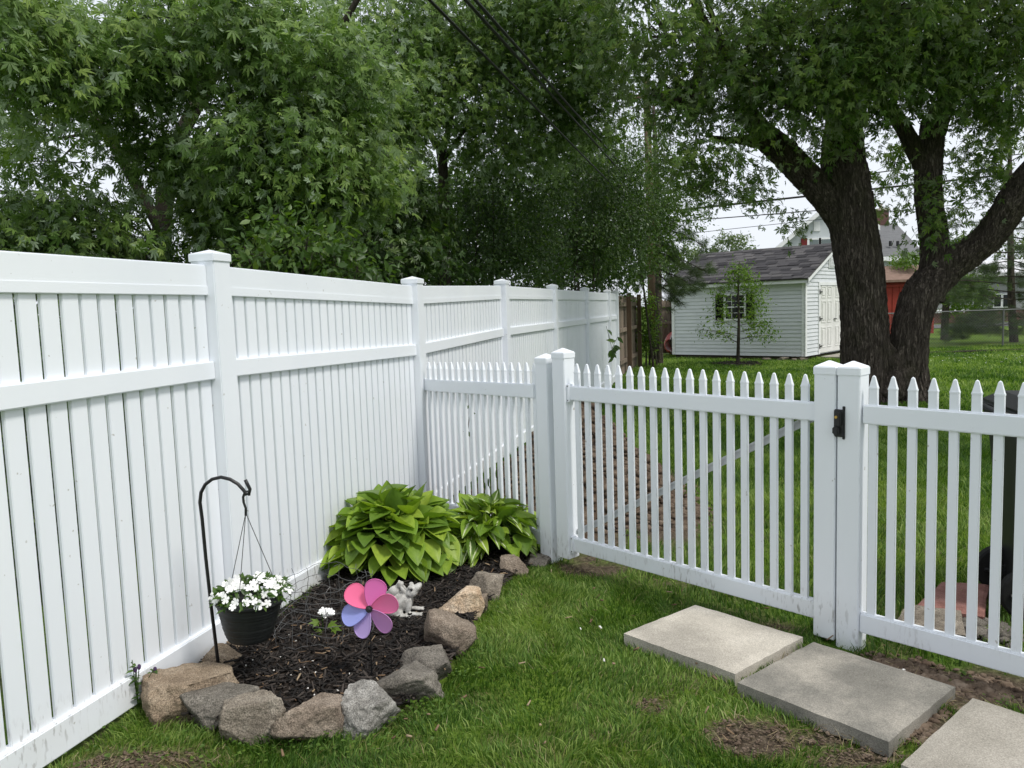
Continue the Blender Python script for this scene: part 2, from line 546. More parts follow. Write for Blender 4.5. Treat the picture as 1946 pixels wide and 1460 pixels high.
def bark_mat(name, a, b_, c, s=1.0, moss=None):
    m, nt, b = base_mat(name)
    co = coords(nt, (1, 1, 0.13), True)
    n1 = nd(nt, 'TexNoise', i_Scale=26.0 * s, i_Detail=8.0, i_Roughness=0.7)
    n2 = nd(nt, 'TexVoronoi', i_Scale=27.0 * s, feature='DISTANCE_TO_EDGE')
    nt.links.new(co, n1.inputs[0])
    dst = mixc(nt, 0.2, co, n1.outputs['Color'])
    nt.links.new(dst, n2.inputs[0])
    c0 = ramp(nt, n1.outputs[0], [(0.3, a), (0.5, b_), (0.7, c)])
    e = ramp(nt, n2.outputs['Distance'], [(0.0, (0.5, 0.5, 0.5)), (0.16, (1, 1, 1))])
    c1 = mixc(nt, 1.0, c0, e, 'MULTIPLY')
    if moss:
        n3 = nd(nt, 'TexNoise', i_Scale=1.6, i_Detail=5.0)
        nt.links.new(nd(nt, 'NewGeometry').outputs['Position'], n3.inputs[0])
        c1 = mixc(nt, ramp(nt, n3.outputs[0], [(0.5, (0, 0, 0)), (0.68, (0.6, 0.6, 0.6))]), c1, moss)
    nt.links.new(c1, b.inputs['Base Color'])
    b.inputs['Roughness'].default_value = 0.95
    b.inputs['Specular IOR Level'].default_value = 0.1
    ad = nd(nt, 'Math', operation='ADD')
    nt.links.new(n1.outputs[0], ad.inputs[0])
    nt.links.new(e, ad.inputs[1])
    bump(nt, b, ad.outputs[0], 1.0, 0.03)
    return m
BARK = bark_mat('furrowed maple bark', (0.065, 0.054, 0.045), (0.135, 0.112, 0.094), (0.27, 0.23, 0.195), 1.0, (0.065, 0.068, 0.033))
BARKT = bark_mat('thin bark', (0.07, 0.06, 0.05), (0.12, 0.105, 0.085), (0.2, 0.175, 0.14), 3.0)
# ================================================================== GROUND
def ground_mat():
    m, nt, b = base_mat('lawn ground')
    p = nd(nt, 'NewGeometry').outputs['Position']
    at = nd(nt, 'Attribute', attribute_name='soil')
    n1 = nd(nt, 'TexNoise', i_Scale=0.5, i_Detail=6.0)
    n2 = nd(nt, 'TexNoise', i_Scale=45.0, i_Detail=5.0, i_Roughness=0.7)
    for n in (n1, n2):
        nt.links.new(p, n.inputs[0])
    g1 = ramp(nt, n2.outputs[0], [(0.3, (0.04, 0.07, 0.012)), (0.5, (0.09, 0.15, 0.022)), (0.7, (0.16, 0.23, 0.045))])
    g2 = ramp(nt, n1.outputs[0], [(0.35, (0.75, 0.85, 0.7)), (0.65, (1.15, 1.1, 0.9))])
    g = mixc(nt, 1.0, g1, g2, 'MULTIPLY')
    s1 = ramp(nt, n2.outputs[0], [(0.28, (0.035, 0.026, 0.018)), (0.5, (0.085, 0.066, 0.046)), (0.72, (0.18, 0.145, 0.105))])
    c = mixc(nt, at.outputs['Fac'], g, s1)
    nt.links.new(c, b.inputs['Base Color'])
    b.inputs['Roughness'].default_value = 1.0
    b.inputs['Specular IOR Level'].default_value = 0.1
    bump(nt, b, n2.outputs[0], 0.7, 0.02)
    return m
def axis(lo, hi, a, b, step):
    far = [a - step * 1.6 ** k for k in range(1, 40)]
    far2 = [b + step * 1.6 ** k for k in range(1, 40)]
    return np.array(sorted([lo] + [v for v in far if v > lo]) + list(np.arange(a, b, step)) + [v for v in far2 if v < hi] + [hi])
gx = axis(-320, 320, -2.2, 3.4, 0.045)
gy = axis(-60, 600, 1.9, 6.6, 0.045)
GX, GY = np.meshgrid(gx, gy)
def gz(x, y):
    near = (np.abs(x) < 12) & (y < 30)
    z = (vnoise(x, y, 1.1) - 0.5) * 0.02 + (vnoise(x, y, 6) - 0.5) * 0.012
    z = z - 0.05 * np.exp(-((x + 0.7) ** 2 + (y - 6.2) ** 2) / 1.2)
    return np.where(near, z, 0.0) - 0.004
GZ = gz(GX, GY)
nxn, nyn = len(gx), len(gy)
idx = np.arange(nxn * nyn).reshape(nyn, nxn)
quads = np.stack([idx[:-1, :-1], idx[:-1, 1:], idx[1:, 1:], idx[1:, :-1]], -1).reshape(-1, 4)
lawn = obj_np('lawn', np.stack([GX, GY, GZ], -1).reshape(-1, 3), quads, ground_mat(), smooth=True)
tag(lawn, kind='structure')
sa = lawn.data.attributes.new('soil', 'FLOAT', 'POINT')
sm_ = soilmask(GX, GY)
dn_ = np.clip((vnoise(GX, GY, 9) - 0.35) * 1.5, 0, 0.75)
near_ = (GX > -2.4) & (GX < 3.6) & (GY < 7)
sa.data.foreach_set('value', np.where(near_, np.maximum(sm_, dn_ * 0.8), 0.0).astype(np.float32).ravel())

def blades(name, n, xr, yr, hr, wr, mat, keep, label, parent=None, lean=0.55, cat='grass'):
    x = rng.uniform(*xr, n)
    y = rng.uniform(*yr, n)
    k = keep(x, y) > rng.random(n)
    x, y = x[k], y[k]
    n = len(x)
    h = rng.uniform(*hr, n) * (0.65 + 0.7 * vnoise(x, y, 2.3))
    wd = rng.uniform(*wr, n)
    a = rng.uniform(0, 2 * PI, n)
    # blades lean together in tufts
    la = 2 * PI * vnoise(x, y, 3.1) * 2 + rng.normal(0, 0.9, n)
    ln = np.abs(rng.normal(lean, 0.3, n)) * h
    z = gz(x, y)
    B = np.stack([x, y, z], -1)
    side = np.stack([np.cos(a), np.sin(a), 0 * a], -1) * wd[:, None] / 2
    dr = np.stack([np.cos(la), np.sin(la), 0 * a], -1)
    up = np.array([0, 0, 1.0])
    mid = B + dr * (ln * 0.35)[:, None] + up * (h * 0.6)[:, None]
    tip = B + dr * ln[:, None] * 1.1 + up * (h * 0.95)[:, None]
    V = np.stack([B - side, B + side, mid + side * 0.8, mid - side * 0.8, tip], 1).reshape(-1, 3)
    i = np.arange(n)[:, None] * 5
    Fc = np.concatenate([i + np.array([[0, 1, 2]]), i + np.array([[0, 2, 3]]), i + np.array([[3, 2, 4]])], 1).reshape(-1, 3)
    col = np.clip(rng.normal(0.5, 0.3, n) + (vnoise(x, y, 1.3) - 0.5) * 0.75 + (vnoise(x, y, 5) - 0.5) * 0.3, 0, 1)
    o = obj_np(name, V, Fc, mat, parent, smooth=False, rnd=np.repeat(col, 3))
    if label:
        tag(o, label, cat, kind='stuff')
    return o
slab_polys = [[tuple((p + ((sum(s, Vector()) / 4) - p) * 0.035).xy) for p in s] for s in SL]
def notin(x, y):
    ok = ~inside(x, y, bed_poly)
    for s in slab_polys:
        ok &= ~inside(x, y, s)
    # nothing on the far side of the tall fence
    side = (x - P1.x) * FN.x + (y - P1.y) * FN.y
    return ok & (side > 0.03)
def k_near(x, y):
    m = soilmask(x, y)
    d = np.clip(1.05 - m * 1.5, 0.0, 1) * (0.55 + 0.6 * vnoise(x, y, 4))
    gs = (x - GA.x) * GB.x + (y - GA.y) * GB.y
    d = np.where(np.abs(gs) < 0.06, d * 0.5, d)
    return notin(x, y) * d
front = lambda x, y: (x - GA.x) * GB.x + (y - GA.y) * GB.y < 0.05
blades('grass', 210000, (-2.0, 2.4), (2.0, 5.2), (0.017, 0.044), (0.003, 0.0058), GRASSM, lambda x, y: k_near(x, y) * front(x, y),
       'bright green mown grass in front of the picket gate')
blades('dry_grass', 60000, (-2.0, 2.6), (2.0, 5.2), (0.015, 0.045), (0.002, 0.0036), DRYM,
       lambda x, y: notin(x, y) * front(x, y) * np.clip(soilmask(x, y) * 1.1, 0.07, 0.5) * (soilmask(x, y) < 0.93),
       'straw coloured dry grass around bare patches before the gate', lean=1.3)
def k_mid(x, y):
    return notin(x, y) * ~front(x, y) * np.clip(1.0 - soilmask(x, y) * 1.3, 0, 1)
blades('grass', 170000, (-0.6, 6.5), (2.9, 9.0), (0.03, 0.07), (0.004, 0.007), GRASSM, k_mid, 'green lawn grass just behind the picket gate')
blades('grass', 130000, (0.0, 16.0), (9.0, 24.0), (0.035, 0.07), (0.010, 0.02), GRASSM,
       lambda x, y: notin(x, y) * (x < 1.0 + y * 0.75), 'shaded lawn grass spreading back to the white shed')
# ================================================================== PAVERS
def rough_slab(P4, top, th, seed):
    """a cast slab: four top corners, thickness, worn rounded rim"""
    bm = bmesh.new()
    n = 14
    grid = []
    P4 = [Vector(p) for p in P4]
    for j in range(n + 1):
        row = []
        for i in range(n + 1):
            u, v = i / n, j / n
            p = P4[0].lerp(P4[1], u).lerp(P4[3].lerp(P4[2], u), v)
            e = min(u, 1 - u, v, 1 - v)
            z = top + 0.0025 * noise.noise(Vector((p.x * 9, p.y * 9, seed))) - (0.006 if e < 0.001 else 0)
            if e < 0.001:
                c = sum(P4, Vector()) / 4
                k = 0.006 * noise.noise(Vector((p.x * 26, p.y * 26, seed + 5)))
                p = p + (p - c).normalized() * k
            row.append(bm.verts.new((p.x, p.y, z)))
        grid.append(row)
    for j in range(n):
        for i in range(n):
            bm.faces.new((grid[j][i], grid[j + 1][i], grid[j + 1][i + 1], grid[j][i + 1]))
    rim = [grid[0][i] for i in range(n)] + [grid[j][n] for j in range(n)] + [grid[n][n - i] for i in range(n)] + [grid[n - j][0] for j in range(n)]
    low = [bm.verts.new((v.co.x, v.co.y, top - th)) for v in rim]
    m = len(rim)
    for i in range(m):
        bm.faces.new((rim[i], rim[(i + 1) % m], low[(i + 1) % m], low[i]))
    bm.faces.new(low)
    bmesh.ops.recalc_face_normals(bm, faces=bm.faces)
    return bm
for i, (s, m, lb) in enumerate(zip(SL, (CONC_A, CONC_B, CONC_C), (
        'pale concrete slab lying in the grass nearest the gate opening, farthest from the camera',
        'stained dark grey concrete slab between two paler slabs',
        'grey concrete slab cut off by the lower right picture corner'))):
    c = sum(s, Vector()) / 4
    bm = rough_slab([p - c for p in s], 0.06, 0.065, i * 3.0)
    me = bpy.data.meshes.new('paver')
    bm.to_mesh(me)
    bm.free()
    me.materials.append(m)
    o = bpy.data.objects.new('paver', me)
    o.location = (c.x, c.y, 0)
    link(o)
    tag(o, lb, 'paver', 'concrete slabs leading to the gate')
# ================================================================== TALL FENCE
def post_meshes(wd, capw, capz, apex):
    b = MB()
    h = wd / 2
    b.cbox(-h, h, -h, h, -0.3, capz)
    pm = b.mesh('post', VINYL, bevel=0.004)
    c = MB()
    k = capw / 2
    z0, z1 = capz - 0.025, capz + 0.012
    c.v += [(-k, -k, z0), (k, -k, z0), (k, k, z0), (-k, k, z0), (-k, -k, z1), (k, -k, z1), (k, k, z1), (-k, k, z1), (0, 0, apex)]
    c.f += [(0, 1, 5, 4), (1, 2, 6, 5), (2, 3, 7, 6), (3, 0, 4, 7), (4, 5, 8), (5, 6, 8), (6, 7, 8), (7, 4, 8), (3, 2, 1, 0)]
    cm = c.mesh('post_cap', VINYL, bevel=0.003)
    return pm, cm
def rail_mesh(length, half, z0, z1):
    b = MB()
    b.cbox(0, length, -half, half, z0, z1)
    return b.mesh('rail', VINYL, bevel=0.005)
tall = thing('privacy_fence', v3(P1), 'tall white vinyl fence of upright boards running back along the garden bed', 'fence')
def fpost(i):
    return P1 + FD * (2.44 * i if i < 6 else 2.44 * 5 + 1.05)
pz = {1: -0.05}
tp, tc = post_meshes(0.127, 0.139, 1.896, 1.93)
for i in range(-1, 7):
    p = fpost(i)
    M = frame3((FD.x, FD.y, 0), (0, 0, 1), v3(p, pz.get(i, 0)))
    o = inst('post', tp, tall, M)
    inst('post_cap', tc, o, M)
    # the cap sits on its post: same place, one level deeper
for o in list(tall.children):
    for c in o.children:
        c.matrix_basis = Matrix.Identity(4)
pitch = 0.0945
def board_mesh(h):
    b = MB()
    b.cbox(-0.0380, 0.0380, -0.0085, 0.0085, 0.12, h)
    return b.mesh('board', VINYL, bevel=0.0025)
bmesh_ = board_mesh(1.74)
for i in range(-1, 6):
    a, b = fpost(i), fpost(i + 1)
    za, zb = pz.get(i, 0), pz.get(i + 1, 0)
    L = (b - a).length - 0.12
    st = a + FD * 0.06
    tiltz = (zb - za)
    ax = Vector((FD.x * (L + 0.12), FD.y * (L + 0.12), tiltz))
    for nm, hf, z0, z1 in (('top_rail', 0.021, 1.715, 1.855), ('middle_rail', 0.032, 1.315, 1.402), ('bottom_rail', 0.03, 0.03, 0.158)):
        me = rail_mesh(L, hf, z0, z1)
        inst(nm, me, tall, frame3(ax, (0, 0, 1), v3(st, za + tiltz * 0.03)))
        if nm == 'top_rail':                       # shallow moulded step along the lower third
            q = MB()
            q.cbox(0, L, -0.0235, 0.0235, 1.712, 1.757)
            inst('rail_moulding', q.mesh('rail_moulding', VINYL, bevel=0.003), tall, frame3(ax, (0, 0, 1), v3(st, za + tiltz * 0.03)))
    n = int(round((L) / pitch))
    for k in range(n):
        s = (k + 0.5) * L / n
        f = (s + 0.06) / (L + 0.12)
        M = frame3((FD.x, FD.y, 0), (0, 0, 1), v3(st + FD * (s + random.uniform(-.0022, .0022)), za + tiltz * f))
        M = M @ Matrix.Rotation(random.uniform(-.012, .012), 4, 'Z') @ Matrix.Rotation(random.uniform(-.0008, .0008), 4, 'Y')
        inst('board', bmesh_, tall, M)
# ================================================================== PICKET FENCE AND GATE
def picket_mesh(z0, z1):
    b = MB()
    hw, hd = 0.0170, 0.0105
    z2 = z1 - 0.052
    b.v += [(-hw, -hd, z0), (hw, -hd, z0), (hw, hd, z0), (-hw, hd, z0), (-hw, -hd, z2), (hw, -hd, z2), (hw, hd, z2), (-hw, hd, z2)]
    b.v += [(-.006, -.005, z1 - .006), (.006, -.005, z1 - .006), (.006, .005, z1 - .006), (-.006, .005, z1 - .006), (0, 0, z1)]
    b.f += [(0, 1, 5, 4), (1, 2, 6, 5), (2, 3, 7, 6), (3, 0, 4, 7), (4, 5, 9, 8), (5, 6, 10, 9), (6, 7, 11, 10), (7, 4, 8, 11),
            (8, 9, 12), (9, 10, 12), (10, 11, 12), (11, 8, 12)]
    me = b.mesh('picket', VINYL)
    # the moulded cap is a hair wider than the tube
    c = MB()
    e = 0.0012
    c.v += [(-hw - e, -hd - e, z2 - .008), (hw + e, -hd - e, z2 - .008), (hw + e, hd + e, z2 - .008), (-hw - e, hd + e, z2 - .008),
            (-hw - e, -hd - e, z2), (hw + e, -hd - e, z2), (hw + e, hd + e, z2), (-hw - e, hd + e, z2)]
    c.f += [(0, 1, 5, 4), (1, 2, 6, 5), (2, 3, 7, 6), (3, 0, 4, 7), (4, 5, 6, 7)]
    me2 = bpy.data.meshes.new('picket')
    vs = [tuple(v.co) for v in me.vertices] + c.v
    k = len(me.vertices)
    me2.from_pydata(vs, [], [tuple(p.vertices) for p in me.polygons] + [tuple(i + k for i in f) for f in c.f])
    me2.materials.append(VINYL)
    return me2
gp_m, gc_m = post_meshes(0.1, 0.1065, 1.282, 1.322)
gf_m, _ = post_meshes(0.1, 0.1065, 1.282, 1.322)
# gate posts hang clear of the ground
_b = MB()
_b.cbox(-.05, .05, -.05, .05, 0.02, 1.282)
gate_pm = _b.mesh('gate_post', VINYL, bevel=0.004)
pk_m = picket_mesh(0.13, 1.263)
RD = 0.046                                              # rails and pickets sit this far behind the post fronts
def on(s, d=0.0, z=0.0):
    return v3(GA + GV * s + GB * d, z)
gx3 = Vector((GV.x, GV.y, 0))
def put_post(root, s0, s1, name='post', mesh=None, z=0.0):
    M = frame3(gx3, (0, 0, 1), on((s0 + s1) / 2, 0.05, z))
    o = inst(name, mesh or gp_m, root, M)
    c = inst('post_cap', gc_m, o, M)
    c.matrix_basis = Matrix.Identity(4)
    return o
def put_rail(root, name, s0, s1, z0, z1, dz=0.0, half=0.022, d=RD):
    me = rail_mesh(s1 - s0, half, z0, z1)
    return inst(name, me, root, frame3((GV.x * (s1 - s0), GV.y * (s1 - s0), dz), (0, 0, 1), on(s0, d)))
# --- left short section, from the tall fence to the hinge post
P2 = fpost(1)
lf = thing('picket_fence', on(-0.05, 0.05), 'short white picket section between the tall fence and the gate hinge side', 'fence', 'picket fence sections')
put_post(lf, -0.115, -0.002)
q0 = P2 + FN * 0.064 + FD * 0.02
q1 = GA + GV * -0.115 + GB * 0.046
LV = (q1 - q0)
LL = LV.length
lx = Vector((LV.x, LV.y, 0.05))
for nm, z0, z1 in (('top_rail', 1.035, 1.125), ('bottom_rail', 0.09, 0.182)):
    inst(nm, rail_mesh(LL, 0.022, z0 - 0.05, z1 - 0.05), lf, frame3(lx, (0, 0, 1), v3(q0)))
nleft = 17
for k in range(nleft):
    t = (k + 0.75) / (nleft + 0.3)
    inst('picket', pk_m, lf, frame3((LV.x, LV.y, 0), (0, 0, 1), v3(q0 + LV * t, -0.05 * (1 - t))))
# --- the gate
gate = thing('garden_gate', on(0.085, 0.05), 'white picket gate with a diagonal brace and a post at each end', 'gate')
put_post(gate, 0.036, 0.136, 'gate_post', gate_pm, 0.036)
put_post(gate, 1.679, 1.779, 'gate_post', gate_pm, 0.0)
for nm, z0, z1, dz in (('top_rail', 1.042, 1.128, -0.004), ('bottom_rail', 0.105, 0.192, -0.014)):
    put_rail(gate, nm, 0.137, 1.679, z0, z1, dz)
for s0, z0, z1 in ((0.1365, 1.03, 1.14), (0.1365, 0.095, 0.2)):
    b = MB()
    b.box(on(s0, RD - 0.032, z0), gx3 * 0.02, v3(GB) * 0.064, (0, 0, z1 - z0))
    br = b.build('rail_bracket', VINYL, gate, bevel=0.003)
    b = MB()
    for zz in (z0 + 0.012, z1 - 0.012):
        b.ellip(on(s0 + 0.012, RD - 0.033, zz), (0.004, 0.004, 0.004), seg=8, rings=6)
    b.build('screw', pmat('screw head', [(0.1, 0.1, 0.1)], 30, rough=0.5, metal=0.5), br)
PKG = [pp(1000 + x / 2.057, 640 + 112 / 2.057, GA + GB * RD, GV)[0] for x in (198, 235, 275, 316, 357, 400, 443, 488, 534, 582, 633, 684, 737, 792, 848, 906, 965, 1028, 1092)]
for k, s in enumerate(PKG):
    s = PKG[0] + (PKG[-1] - PKG[0]) * k / 18
    inst('picket', pk_m, gate, frame3(gx3, (0, 0, 1), on(s + random.uniform(-.0012, .0012), RD, -0.014 * (s / 1.78) + 0.004)))
# brace: a ribbed channel behind the pickets
b = MB()
a0, a1 = on(0.15, RD + 0.036, 0.215), on(1.66, RD + 0.036, 1.06)
dv = (a1 - a0)
upv = dv.cross(v3(GB)).normalized()
if upv.z < 0:
    upv = -upv
b.box(a0 - upv * 0.019, dv, v3(GB) * 0.02, upv * 0.038)
b.box(a0 - upv * 0.019 - v3(GB) * 0.006, dv, v3(GB) * 0.006, upv * 0.010)
b.box(a0 + upv * 0.009 - v3(GB) * 0.006, dv, v3(GB) * 0.006, upv * 0.010)
b.build('diagonal_brace', pmat('dull aluminium', [(0.55, 0.56, 0.57)], 20, rough=0.45), gate)
# --- right section with the latch
rf = thing('picket_fence', on(1.84, 0.05), 'white picket section right of the gate, its post carrying a black latch', 'fence', 'picket fence sections')
dpost = put_post(rf, 1.787, 1.887)
for nm, z0, z1 in (('top_rail', 1.045, 1.129), ('bottom_rail', 0.088, 0.178)):
    put_rail(rf, nm, 1.8875, 3.95, z0, z1, -0.012, d=0.034)
for k in range(25):
    s = pp(1000 + 1360 / 2.057, 640 + 155 / 2.057, GA + GB * 0.034, GV)[0] + k * 0.0805
    inst('picket', pk_m, rf, frame3(gx3, (0, 0, 1), on(s, 0.034, -0.002 - 0.012 * (s - 1.9) / 2)))
put_post(rf, 3.95, 4.05)
# latch on the post front
b = MB()
LS, LZ = 1.800, 1.045
fr = -v3(GB)
b.box(on(LS - 0.024, -0.001, LZ - 0.064), gx3 * 0.048, fr * 0.012, (0, 0, 0.124))
b.box(on(LS - 0.015, -0.012, LZ - 0.012), gx3 * 0.028, fr * 0.018, (0, 0, 0.062))
lat = b.build('latch', BLACKP, rf, bevel=0.004)
b = MB()
b.box(on(LS - 0.021, -0.012, LZ - 0.05), gx3 * 0.026, fr * 0.024, (0, 0, 0.032))
b.build('latch_button', BLACKP, lat, bevel=0.004)
b = MB()
cc = on(LS - 0.004, -0.0305, LZ + 0.028)
b.tube([cc, cc + fr * 0.006], 0.0065, 12)
b.build('keyhole', BRASS, lat)
b = MB()
b.box(on(LS + 0.012, 0.0, LZ - 0.075), gx3 * 0.012, fr * 0.006, (0, 0, 0.15))
b.build('latch_plate', BLACKP, lat, bevel=0.002)
# ================================================================== STONES
def stone_mesh(r, seed, cuts=9, rough=0.05, flat=0.5, blk=0.55):
    rnd = random.Random(seed)
    bm = bmesh.new()
    bmesh.ops.create_icosphere(bm, subdivisions=5 if seed < 7 else 4, radius=1.0)
    pl = []
    for _ in range(cuts):
        n = Vector((rnd.gauss(0, 1), rnd.gauss(0, 1), rnd.gauss(0, 0.8))).normalized()
        pl.append((n, rnd.uniform(0.52, 0.86)))
    pl.append((Vector((rnd.uniform(-.2, .2), rnd.uniform(-.2, .2), 1)).normalized(), rnd.uniform(flat, flat + 0.2)))
    for v in bm.verts:
        cu = v.co / max(abs(v.co.x), abs(v.co.y), abs(v.co.z))
        v.co = v.co.lerp(cu * 0.86, blk)
        for n, d in pl:
            k = v.co.dot(n) - d
            if k > 0:
                v.co -= n * k
        p = v.co * 1.6 + Vector((seed * 3.7, seed * 1.3, 0))
        f = noise.fractal(p, 1.0, 2.0, 4) * rough * 1.3 + noise.fractal(p * 4, 0.8, 2.1, 4) * rough * 0.55 - 0.35 * rough * max(0, 0.25 - abs(noise.noise(p * 2.3))) * 4
        v.co *= 1 + f
        v.co = Vector((v.co.x * r[0], v.co.y * r[1], v.co.z * r[2]))
    me = bpy.data.meshes.new('edging_stone')
    bm.to_mesh(me)
    bm.free()
    me.polygons.foreach_set('use_smooth', [True] * len(me.polygons))
    return me
stones = [  # left, right, top, bottom in the photo; material; label; flatness; cuts
    (262, 404, 1266, 1386, 'tan', 'large tan sandstone block at the left end of the bed edge', 0.55, 6, 0.02),
    (340, 468, 1305, 1391, 'dark', 'flat topped dark grey stone beside the foot of the black hook', 0.55, 7, 0.25),
    (420, 534, 1324, 1424, 'grey', 'brown grey wedge shaped edging stone in the front row, second nearest the camera', 0.55, 8, 0.3),
    (520, 638, 1336, 1424, 'brown', 'rounded purplish brown boulder in the front row next to a pale stone', 0.7, 5, 0.1),
    (636, 762, 1306, 1404, 'pale', 'pale grey angular limestone chunk at the front corner of the bed', 0.5, 12, 0.2),
    (708, 848, 1264, 1352, 'dark', 'flat dark slab at the front corner beside the pinwheel stem', 0.6, 6, 0.3),
    (760, 864, 1232, 1304, 'dark', 'dark grey flat stone between the corner slab and a brown cobble', 0.6, 6, 0.2),
    (808, 902, 1160, 1258, 'brown', 'upright brown cobble with a dark hollow face, right of the frog', 0.75, 5, 0.0),
    (826, 918, 1120, 1192, 'cream', 'cream and orange quartzite boulder on the bed edge', 0.75, 4, 0.0),
    (895, 934, 1128, 1166, 'brown', 'small brown stone tucked behind the cream boulder', 0.6, 6, 0.0),
    (886, 967, 1076, 1148, 'grey', 'grey angular rock between the cream boulder and the hosta', 0.55, 9, 0.0),
    (942, 1004, 1052, 1102, 'brown', 'brown stone half under the striped hosta leaves', 0.6, 7, 0.0),
    (995, 1052, 1050, 1082, 'dark', 'flat low stone at the foot of the hinge post', 0.5, 7, 0.0),
    (374, 447, 1234, 1288, 'tan', 'tan brown stone against the fence behind the black hook', 0.6, 7, 0.0),
    (428, 484, 1217, 1246, 'tan', 'small flat tan stone against the fence under the hanging pot', 0.5, 6, 0.0)]
for i, (x0, x1, y0, y1, mt, lb, fl, cuts, rz) in enumerate(stones):
    yb = y1 - (y1 - y0) * 0.12
    c = pg((x0 + x1) / 2, yb)
    dist = (c - CAMP).length
    sx = (x1 - x0) / F * dist / 2 * 1.08
    # the picture height of a block mixes its top face and its front
    hh = (y1 - y0) / F * dist
    sy = sx * (0.85 if i != 0 else 1.25)
    sz = max(0.045, (hh - sy * 0.55) * 0.75)
    c = c + Vector((0, sy * 0.6, sz * 0.45))
    me = stone_mesh((sx * 1.02, sy * 1.02, sz * 1.08), i + 1.0, cuts + 3, 0.05 if mt != 'pale' else 0.08, fl)
    me.materials.append(ST[mt])
    o = bpy.data.objects.new('edging_stone', me)
    o.location = c
    o.rotation_euler = (random.uniform(-.08, .08), random.uniform(-.1, .1), rz * .5 + (0.6 if i == 0 else random.uniform(-.12, .12)))
    link(o)
    tag(o, lb, 'stone', 'stones edging the garden bed')
# ================================================================== MULCH
MULCH = pmat('dark mulch', [(0.012, 0.009, 0.007), (0.025, 0.019, 0.015), (0.055, 0.042, 0.033)], 30, rough=0.9, spec=0.15, bmp=1.0, bdist=0.02, bscale=70, world=True)
bp = np.array(bed_poly)
xs = np.arange(-2.2, 0.7, 0.035)
ys = np.arange(2.6, 6.2, 0.035)
MX, MY = np.meshgrid(xs, ys)
ins = inside(MX, MY, bed_poly)
def mz(x, y):
    return 0.03 + (vnoise(x, y, 2.2) - 0.4) * 0.035 + (vnoise(x, y, 12) - 0.5) * 0.02
MZ = mz(MX, MY)
ids = np.arange(MX.size).reshape(MX.shape)
ok = ins[:-1, :-1] & ins[1:, 1:] & ins[1:, :-1] & ins[:-1, 1:]
q = np.stack([ids[:-1, :-1], ids[:-1, 1:], ids[1:, 1:], ids[1:, :-1]], -1)[ok]
mb_o = thing('mulch_bed', (-0.8, 4.0, 0), 'dark bark mulch filling the stone edged garden bed', 'mulch')
mb_o['kind'] = 'stuff'
obj_np('mulch_soil', np.stack([MX, MY, MZ], -1).reshape(-1, 3), q, MULCH, mb_o, smooth=True)
def chips(name, n, lr, wr, mat, parent, poly, zf, xr, yr, keep=None):
    x = rng.uniform(*xr, n)
    y = rng.uniform(*yr, n)
    k = inside(x, y, poly)
    if keep is not None:
        k &= keep(x, y) > rng.random(n)
    x, y = x[k], y[k]
    n = len(x)
    L = rng.uniform(*lr, n)
    W = rng.uniform(*wr, n)
    T = W * 0.45
    a = rng.uniform(0, 2 * PI, n)
    t = rng.normal(0, 0.28, n)
    ro = rng.normal(0, 0.5, n)
    ex = np.stack([np.cos(a) * np.cos(t), np.sin(a) * np.cos(t), np.sin(t)], -1)
    ey0 = np.stack([-np.sin(a), np.cos(a), 0 * a], -1)
    ez0 = np.cross(ex, ey0)
    ey = ey0 * np.cos(ro)[:, None] + ez0 * np.sin(ro)[:, None]
    ez = np.cross(ex, ey)
    c = np.stack([x, y, zf(x, y) + rng.uniform(0.0, 0.016, n)], -1)
    V = []
    for (i, j, k2) in ((-1, -1, -1), (1, -.6, -1), (1.1, .6, -1), (-1, 1, -1), (-.9, -.8, 1), (.9, -.5, 1), (1, .5, 1), (-1, .8, 1)):
        V.append(c + ex * (L * i / 2)[:, None] + ey * (W * j / 2)[:, None] + ez * (T * k2 / 2)[:, None])
    V = np.stack(V, 1).reshape(-1, 3)
    fq = np.array([(0, 3, 2, 1), (4, 5, 6, 7), (0, 1, 5, 4), (1, 2, 6, 5), (2, 3, 7, 6), (3, 0, 4, 7)])
    Fc = (np.arange(n)[:, None, None] * 8 + fq[None]).reshape(-1, 4)
    return obj_np(name, V, Fc, mat, parent, rnd=np.repeat(rng.random(n), 6))
def chip_mat(name, a, b_, c):
    m, nt, b = base_mat(name)
    at = nd(nt, 'Attribute', attribute_name='rnd')
    nt.links.new(ramp(nt, at.outputs['Fac'], [(0, a), (0.6, b_), (1, c)]), b.inputs['Base Color'])
    b.inputs['Roughness'].default_value = 0.85
    b.inputs['Specular IOR Level'].default_value = 0.25
    return m
BX, BY = (-1.8, 0.4), (2.9, 6.0)
CH1 = chip_mat('mulch chip', (0.008, 0.007, 0.0065), (0.02, 0.017, 0.015), (0.065, 0.053, 0.045))
CH2 = chip_mat('pale wood chip', (0.10, 0.06, 0.035), (0.2, 0.135, 0.08), (0.34, 0.26, 0.17))
chips('mulch_chips', 22000, (0.02, 0.07), (0.004, 0.012), CH1, mb_o, bed_poly, mz, BX, BY)['kind'] = 'stuff'
chips('pale_chips', 1500, (0.015, 0.05), (0.004, 0.010), CH2, mb_o, bed_poly, lambda x, y: mz(x, y) + 0.008, BX, BY,
      lambda x, y: np.clip(vnoise(x, y, 3) * 1.6 - 0.35, 0.1, 1))['kind'] = 'stuff'
WHITEB = pmat('white crumbs', [(0.7, 0.68, 0.64)], 20, rough=0.8)
chips('white_crumbs', 420, (0.004, 0.012), (0.004, 0.008), WHITEB, mb_o, bed_poly, lambda x, y: mz(x, y) + 0.012, BX, BY,
      lambda x, y: np.exp(-((x + 0.8) ** 2 + (y - 3.35) ** 2) / 0.12))['kind'] = 'stuff'
